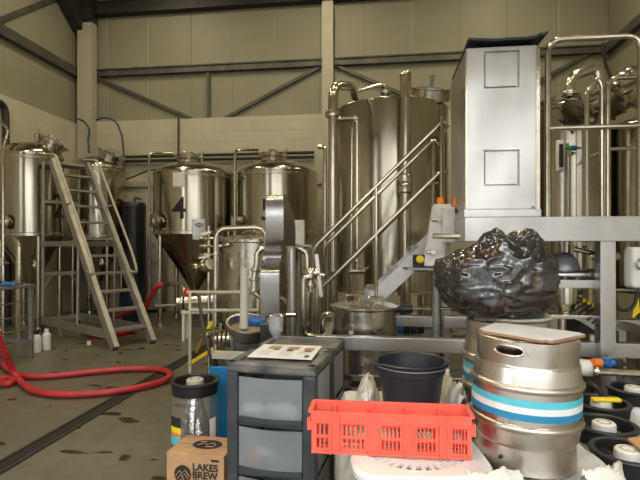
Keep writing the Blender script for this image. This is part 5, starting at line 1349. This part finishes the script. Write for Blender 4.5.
# white moulded tray with radial slots under the crate
tz = LZ + .016; cx_, cy_ = (418 - CX) / K * 1.68, 1.705
t = thing('slotted_tray', 'white moulded plastic tray with radial slots under the coral crate', 'tray', (cx_, cy_, tz))
bm = BM()
n = 64; HX, HYY = .235, .19
def sq(a, rx, ry, e=.35):
    c_, s_ = math.cos(a), math.sin(a); return Vector((rx * math.copysign(abs(c_) ** e, c_), ry * math.copysign(abs(s_) ** e, s_), 0))
outer, mid = [], []
for k in range(n):
    a = 2 * PI * k / n
    outer.append([bm.verts.new(Vector((cx_, cy_, tz + z_)) + sq(a, HX * f, HYY * f, .45)) for f, z_ in ((1.0, 0.0), (1.01, .020), (.97, .032))])
    mid.append([bm.verts.new(Vector((cx_, cy_, tz + z_)) + Vector((.160 * g * math.cos(a), .130 * g * math.sin(a), 0))) for g, z_ in ((1.06, .030), (1.0, .022), (1.0, .0))])
for k in range(n):
    k2 = (k + 1) % n; ring = outer[k] + mid[k]; ring2 = outer[k2] + mid[k2]
    for i in range(5): bm.faces.new((ring[i], ring2[i], ring2[i + 1], ring[i + 1]))
    bm.faces.new((ring[5], ring2[5], ring2[0], ring[0]))
for k in range(28):
    a = 2 * PI * k / 28; v1 = Vector((.163 * math.cos(a), .133 * math.sin(a), .020)); v0 = Vector((.105 * math.cos(a), .083 * math.sin(a), .020)); c_ = Vector((cx_, cy_, tz)); beam(bm, c_ + v0, c_ + v1, .013, .010)
lathe(bm, [(0, 0), (1, 0), (1, .012), (.9, .014), (0, .014)], (0, 0, 0), 40)
for v in bm.verts:
    if v.co.z < .05 and abs(v.co.x) <= 1.01 and abs(v.co.y) <= 1.01 : v.co = Vector((cx_ + v.co.x * .110, cy_ + v.co.y * .088, tz + .010 + v.co.z))
obj('tray', bm, 'whitep', t)
bm = BM(); lathe(bm, [(0, 0), (1, 0), (1, .003), (0, .003)], (0, 0, 0), 40)  # dark disc: shade seen through the tray slots, put in as colour
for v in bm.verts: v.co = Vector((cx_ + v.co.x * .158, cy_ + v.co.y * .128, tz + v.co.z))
obj('slot_shade', bm, 'dark', t)

# ================================================================ CORAL CRATE
p0 = P(311.5, 452, 1.70); p1 = P(471.5, 461, 1.64)
cu_ = Vector((p1.x - p0.x, p1.y - p0.y, 0)); CL = cu_.length; cu_.normalize(); cw_ = Vector((-cu_.y, cu_.x, 0)); CD = .115; CZ = .766; CHT = .148
org = Vector((p0.x, p0.y, CZ)); crz = math.atan2(cu_.y, cu_.x)
t = thing('plastic_crate', 'coral red vented plastic crate in front of the black bucket', 'crate', org + cu_ * CL / 2 + cw_ * CD / 2, crz)
def cc_(s, d_, z): return org + cu_ * s + cw_ * d_ + Vector((0, 0, z))
def cbox(bm, s0, s1, d0, d1, z0, z1, bev=0): box(bm, cc_((s0 + s1) / 2, (d0 + d1) / 2, (z0 + z1) / 2), (abs(s1 - s0), abs(d1 - d0), abs(z1 - z0)), crz, bev)
fr_list = [(.0, .066), (.098, .202), (.232, .325), (.355, .445), (.475, CL)]
for side in (0, 1):
    wall = BM(); d0 = 0 if side == 0 else CD - .004
    cbox(wall, 0, CL, d0, d0 + .004, .0, CHT - .002)
    cut = BM()
    for s0, s1 in fr_list:
        a0, a1 = s0 + .012, s1 - .012; n = 3 if s1 - s0 < .07 else 5
        if n == 3: a0 = s0 + .015; a1 = s1 - .004
        stp = (a1 - a0) / n
        for k in range(n):
            for z0_, z1_ in ((.018, .054), (.064, .102)): cbox(cut, a0 + stp * (k + .18), a0 + stp * (k + .80), d0 - .02, d0 + .03, z0_, z1_)
    wall = boolean(wall, cut)
    o_ = obj('front_wall' if side == 0 else 'back_wall', wall, 'coral', t)
    bm = BM()
    sg = -1 if side == 0 else 1; dd = 0 if side == 0 else CD
    for (a0, a1), (b0, b1) in zip(fr_list[:-1], fr_list[1:]):   # hollow-looking ribs between the panels
        for s_ in (a1 + .002, b0 - .002): cbox(bm, s_ - .003, s_ + .003, dd, dd + sg * .012, .0, CHT)
        cbox(bm, a1, b0, dd + sg * .001, dd + sg * .004, .0, CHT)
    cbox(bm, -.006, CL + .006, dd, dd + sg * .010, CHT - .040, CHT - .034); cbox(bm, -.008, CL + .008, dd, dd + sg * .012, CHT - .006, CHT, .001); cbox(bm, 0, CL, dd, dd + sg * .006, 0, .010)
    cbox(bm, 0, CL, dd, dd + sg * .005, CHT - .036, CHT - .004)
    obj('rib', bm, 'coral', t)
for side in (0, 1):
    wall = BM(); s0 = 0 if side == 0 else CL - .004
    cbox(wall, s0, s0 + .004, .0, CD, 0, CHT); cut = BM()
    for k in range(4):
        for z0_, z1_ in ((.018, .054), (.064, .102)): cbox(cut, s0 - .02, s0 + .02, .03 + k * .022, .042 + k * .022, z0_, z1_)
    wall = boolean(wall, cut); 
    sg = -1 if side == 0 else 1; ss = 0 if side == 0 else CL
    cbox(wall, ss, ss + sg * .012, 0, CD, CHT - .006, CHT); cbox(wall, ss, ss + sg * .016, .0, .03, CHT - .07, CHT - .03, .002); cbox(wall, ss, ss + sg * .010, 0, CD, CHT - .04, CHT - .034)
    obj('end_wall', wall, 'coral', t)
bm = BM()
for k in range(14): cbox(bm, .01 + k * CL / 14, .01 + k * CL / 14 + .012, .004, CD - .004, .0, .004)
cbox(bm, 0, CL, .0, .02, 0, .004); cbox(bm, 0, CL, CD - .02, CD, 0, .004); cbox(bm, 0, CL, CD / 2 - .008, CD / 2 + .008, 0, .004)
obj('base_grid', bm, 'coral', t)
for k in range(1, 5):
    bm = BM(); cbox(bm, fr_list[k - 1][1] + .006, fr_list[k - 1][1] + .014, CD - .03, CD - .004, .0, CHT - .012)
    obj('inner_rib', bm, 'coral', t)

# ================================================================ BLACK BUCKET
Yk = 2.07; bxc = (411 - CX) / K * Yk; rt = .150; zt = CH - (360 - HY) * (Yk) / K; zb = LZ + .006
t = thing('black_bucket', 'black plastic bucket with pouring lip behind the coral crate', 'bucket', (bxc, Yk, zb))
bm = BM(); prof = [(0, zb), (.100, zb), (.106, zb + .006), (rt - .012, zt - .05), (rt - .006, zt - .045), (rt - .004, zt - .008), (rt + .006, zt - .006), (rt + .008, zt), (rt, zt + .004), (rt - .008, zt), (rt - .012, zt - .04), (.100, zb + .012), (0, zb + .010)]
lathe(bm, prof, (bxc, Yk, 0), 72)
for v in bm.verts:
    dx, dy = v.co.x - bxc, v.co.y - Yk; a = math.atan2(dy, dx); da_ = abs((a - (-2.85) + PI) % (2 * PI) - PI); h_ = max(0, (v.co.z - (zt - .06)) / .06)
    if da_ < .30 and h_ > 0: k = .5 + .5 * math.cos(da_ / .30 * PI); v.co.x += math.cos(a) * .018 * k * h_; v.co.y += math.sin(a) * .018 * k * h_; v.co.z -= .006 * k * h_
obj('shell', bm, mat('black_bucket_plastic', (.022, .022, .028), .38, 0, nz=.2, nscale=8), t)
bm = BM()
n = 24; pts = [Vector((bxc + (rt + .010) * math.cos(PI * k / n + PI), Yk + (rt + .012) * math.sin(PI * k / n + PI), zt - .010 - .004 * math.sin(PI * k / n))) for k in range(n + 1)]
tube(bm, pts, .0018, 0, 8); obj('wire_handle', bm, 'galv', t)
bm = BM()
for s_ in (-1, 1): box(bm, (bxc + s_ * (rt + .003), Yk, zt - .02), (.014, .03, .03), 0, .003)
obj('handle_ear', bm, 'black', t)

# ================================================================ STEEL KEGS
def steel_keg(c, z0, lab, hang=-2.0, dark=False):
    q = Vector((c[0], c[1], 0)); H = .452
    t = thing('steel_keg', lab, 'keg', (c[0], c[1], z0))
    Rr = .205; zb = z0
    half = [(.186, .0), (.192, .004), (.191, .04), (.187, .085), (.190, .092), (.195, .098), (.200, .130), (.203, .146), (.2115, .152), (.2140, .160), (.2115, .168), (.2035, .173), (.2035, .186)]
    KS = .915; half = [(r_ * KS, z_) for r_, z_ in half]
    prof = [(r_, z_) for r_, z_ in half] + [(r_, H - z_) for r_, z_ in half[::-1]]
    # handles cut through the upper chime wall
    shell = BM(); full = [(r_, zb + z_) for r_, z_ in prof] + [(.164, zb + H), (.163, zb + H - .07), (.10, zb + H - .055), (0, zb + H - .05)]
    full = [(0, zb + .04), (.10, zb + .045), (.162, zb + .06), (.164, zb)] + full
    lathe(shell, full, q, 72)
    cut = BM()
    for a in (hang, hang + PI):
        d_ = ang_dir(a); s_ = Vector((-d_.y, d_.x, 0)); n = 20
        pts = []
        for k in range(n):
            an = 2 * PI * k / n; pts.append(q + d_ * .13 + s_ * (math.copysign(abs(math.cos(an)) ** .6, math.cos(an)) * .047) + Vector((0, 0, zb + H - .036 + math.sin(an) * .014)))
        prism(cut, pts, d_ * .1)
    shell = boolean(shell, cut); obj('shell', shell, 'keg', t, ang=40)
    zc = zb + H / 2
    for lo, hi, m, nm in ((.010, .034, 'cyan', 'cyan_band'), (-.012, .010, 'bandwhite', 'white_band'), (-.036, -.012, 'bandblue', 'blue_band')):
        bm = BM(); lathe(bm, [(.1860, zc + lo), (.1874, zc + lo), (.1874, zc + hi), (.1860, zc + hi)], q, 72); obj('painted_band', bm, m, t, label=nm.replace('_', ' '))
    for a in (hang, hang + PI):
        d_ = ang_dir(a); s_ = Vector((-d_.y, d_.x, 0)); bm = BM(); pts = []
        for k in range(24):
            an = 2 * PI * k / 24; v_ = s_ * (math.copysign(abs(math.cos(an)) ** .6, math.cos(an)) * .050); x_ = v_.length
            pts.append(q + d_ * (math.sqrt(.1728 ** 2 - x_ * x_)) + v_ + Vector((0, 0, zb + H - .036 + math.sin(an) * .017)))
        tube(bm, pts, .0045, 0, 8, closed=True); obj('handle_rim', bm, 'keg', t)
    bm = BM(); lathe(bm, [(0, zb + H - .05), (.035, zb + H - .05), (.035, zb + H - .035), (.02, zb + H - .03), (0, zb + H - .03)], q, 28); obj('valve_neck', bm, 'pipe', t)
    return t
KC = (.748, 1.765); k1 = steel_keg(KC, LZ + .003, 'steel keg with cyan, white and blue bands, front right', hang=a_cam(KC) - .34)
k1.rotation_euler = (0, math.radians(1.5), 0)
bm = BM(); d_ = ang_dir(a_cam(KC) - .42); p = Vector((KC[0], KC[1], LZ + .057)) + d_ * .172; cyl(bm, p, p + d_ * .010, .007, seg=12); obj('drain_hole', bm, 'ink', k1)
# rust-red shine of paint wear on the left flank is reflected from the crate
KB = (.838, 2.155); steel_keg(KB, LZ + .003, 'steel keg with banded paint carrying the black bin bag', hang=a_cam(KB) + .9)
# board on the front keg
zt = LZ + .003 + .452 + .008
cs = [F(477, 332, zt), F(497, 324.5, zt), F(588, 336.5, zt - .010), F(549, 344.5, zt - .004)]
t = thing('board', 'thin white-faced plywood board lying on top of the front keg', 'board', (cs[0] + cs[2]) / 2)
bm = BM(); prism(bm, cs, Vector((0, 0, .009))); bmesh.ops.bevel(bm, geom=[e_ for e_ in bm.edges if (e_.verts[0].co.xy - e_.verts[1].co.xy).length < .0001], offset=.02, segments=4, affect='EDGES'); obj('plywood', bm, 'wood', t)
bm = BM(); cm = (cs[0] + cs[1] + cs[2] + cs[3]) / 4; prism(bm, [cm + (c_ - cm) * .985 + Vector((0, 0, .009)) for c_ in cs], Vector((0, 0, .002))); bmesh.ops.bevel(bm, geom=[e_ for e_ in bm.edges if (e_.verts[0].co.xy - e_.verts[1].co.xy).length < .0001], offset=.02, segments=4, affect='EDGES'); obj('white_face', bm, 'woodtop', t)
# white board edge under the bag
bm = BM(); lathe(bm, [(0, 0), (.172, 0), (.178, .007), (.172, .014), (0, .014)], (KB[0] + .02, KB[1] + .02, LZ + .456), 48)
tag(obj('round_board', bm, 'cream'), 'pale round board on the rear keg beneath the black bin bag', 'board')

# ================================================================ BLACK BIN BAG
BY = 2.16; bc = Vector(((494 - CX) / K * BY, BY, 1.345)); SX, SY, SZ = .252, .19, .190
bm = BM(); bmesh.ops.create_icosphere(bm, subdivisions=6, radius=1)
knots = [Vector((-.10, -.15, 1)).normalized(), Vector((.38, -.1, .9)).normalized()]
for v in bm.verts:
    n_ = v.co.normalized(); r_ = 1.0
    for i, kn in enumerate(knots):
        dt = n_.dot(kn); ang_ = math.acos(max(-1, min(1, dt))); o_ = kn.orthogonal().normalized(); o2 = kn.cross(o_)
        az = math.atan2(n_.dot(o2), n_.dot(o_))
        fold = abs(math.sin(az * (5 + 2 * i) + 4.2 * noise.noise(n_ * 1.7 + Vector((i * 5, 0, 0)))))
        r_ += .085 * (fold - .6) * math.exp(-ang_ * .95)
    # broad bulges, then a few sharp stretched creases
    r_ += .07 * noise.noise(n_ * 2.1 + Vector((3, 7, 1)))
    c_ = noise.noise(Vector((n_.x * 2.2 + n_.z * 1.6, n_.y * 3, n_.z * 4.2 - n_.x * 1.4)) + Vector((9, 2, 4))); r_ += .038 * (1 - min(1, abs(c_) * 5))
    c_ = noise.noise(Vector((n_.x * 5 - n_.z * 3, n_.y * 5, n_.z * 2.5 + n_.x * 3)) + Vector((1, 5, 8))); r_ += .012 * (1 - min(1, abs(c_) * 5))
    r_ += .006 * noise.noise(n_ * 14)
    ex = 2.9; L_ = (abs(n_.x) ** ex + abs(n_.y) ** ex + abs(n_.z) ** ex) ** (1 / ex); x_, y_, z_ = n_.x * r_ / L_, n_.y * r_ / L_, n_.z * r_ / L_
    if z_ < .2: k = min(1, (.2 - z_) / 1.2); x_ = x_ * (1 - .10 * k) + .06 * k
    if x_ < -.3: z_ = z_ * (1 - .30 * (-x_ - .3)) - .05 * (-x_ - .3)
    if z_ > .45:
        w_ = (z_ - .45) * 1.9
        e1 = math.exp(-(((x_ + .05) / .17) ** 2)); e2 = math.exp(-(((x_ - .52) / .30) ** 2)); z_ += (e1 * .34 + e2 * .42 - .22) * w_ * (.8 + .4 * noise.noise(n_ * 7))
        if x_ < -.25: z_ -= .30 * (-x_ - .25) * w_
    v.co = Vector((bc.x + x_ * SX, bc.y + y_ * SY, max(LZ + .474, bc.z + z_ * SZ)))
bt = thing('bin_bag', 'full black bin bag with knotted ears on the rear keg', 'trash bag', (KB[0], KB[1], LZ + .473))
obj('bag', bm, 'bag', bt, ang=80)
def leaf(pts_c, lab=None):       # ruffled ear of gathered film
    bm = BM(); n, m_ = 22, 12; rows = []
    (cx0, cz0, w0), (cx1, cz1, w1) = pts_c
    for i in range(n + 1):
        f = i / n; an = 2 * PI * f; row = []
        for j in range(m_ + 1):
            g = j / m_; rr = (w0 + (w1 - w0) * g) * (1 + .28 * math.sin(an * 5 + g * 2) + .25 * noise.noise(Vector((math.cos(an) * 2, math.sin(an) * 2, g * 3 + cx0 * 9))))
            row.append(bm.verts.new(Vector((cx0 + (cx1 - cx0) * g + rr * math.cos(an), 2.11 + rr * .6 * math.sin(an), cz0 + (cz1 - cz0) * g + .012 * math.sin(an * 7) * g))))
        rows.append(row)
    for i in range(n):
        for j in range(m_): bm.faces.new((rows[i][j], rows[i + 1][j], rows[i + 1][j + 1], rows[i][j + 1]))
    bmesh.ops.remove_doubles(bm, verts=bm.verts[:], dist=.001)
    return obj('knotted_ear', bm, 'bag', bt, ang=80)
e0 = P(484, 252, 2.11); e1 = P(492, 240, 2.11); leaf(((e0.x, e0.z, .035), (e1.x, e1.z, .040)))
e0 = P(520, 252, 2.11); e1 = P(531, 240, 2.11); leaf(((e0.x, e0.z, .055), (e1.x, e1.z, .048)))
# drink cans showing through the film
cols = [((.50, .10, .05), 'red-brown'), ((.45, .28, .16), 'copper'), ((.16, .22, .35), 'blue grey'), ((.55, .50, .46), 'silver')]
for i, (px, py, Y, ci, rx) in enumerate([(468, 272, 2.20, 0, .5), (492, 262, 2.15, 0, 1.2), (470, 305, 2.17, 3, 1.5), (487, 300, 2.15, 2, .2), (515, 298, 2.13, 1, 1.0), (535, 290, 2.16, 1, .3), (500, 315, 2.14, 0, 1.4), (530, 312, 2.17, 0, 1.5)]):
    p = P(px, py - 8, Y - .07); ax = Vector((math.sin(rx), .2, math.cos(rx))).normalized()
    bm = BM(); lathe(bm, [(0, -.058), (.024, -.058), (.032, -.048), (.032, .045), (.026, .056), (.024, .056), (.022, .053), (0, .053)], p, 24, ax)
    col, cn = cols[ci]
    tag(obj('drink_can', bm, mat('can_' + str(i), col, .3, .6, nz=.2, nscale=20)), 'drink can inside the black bin bag', 'can', 'cans inside the black bin bag')

# ================================================================ BLACK-RIMMED KEGS, right foreground
specs = [(628, 2.05, 'nearest black-rimmed keg with white cap at the right edge', False), (604, 2.36, 'black-rimmed keg with white cap, second from the front at right', False), (601, 2.69, 'black-rimmed keg with a yellow tag across its cap', True), (634, 2.95, 'furthest black-rimmed keg beside the steel pipe at right', False)]
for px, Y, lab, yl in specs:
    petkeg(Vector(((px - CX) / K * Y, Y, 0)), lab, .625, 'petpale', capm='whitep', yellow=yl, ring_r=.148)
bm = BM(); prism(bm, [F(627, 438, .652), F(641, 436, .652), F(660, 455, .652), F(645, 452, .652)], Vector((0, 0, -.012))); tag(obj('cardboard_flap', bm, 'card'), 'torn cardboard flap lying on the nearest black-rimmed keg', 'cardboard')
hose('black_strap', [P(582, 385, 2.9), P(590, 384, 2.85), P(600, 390, 2.8), P(604, 402, 2.78)], .014, 'black', 'black strap arching behind the black-rimmed kegs', 'strap')

print('objects', len(bpy.data.objects))
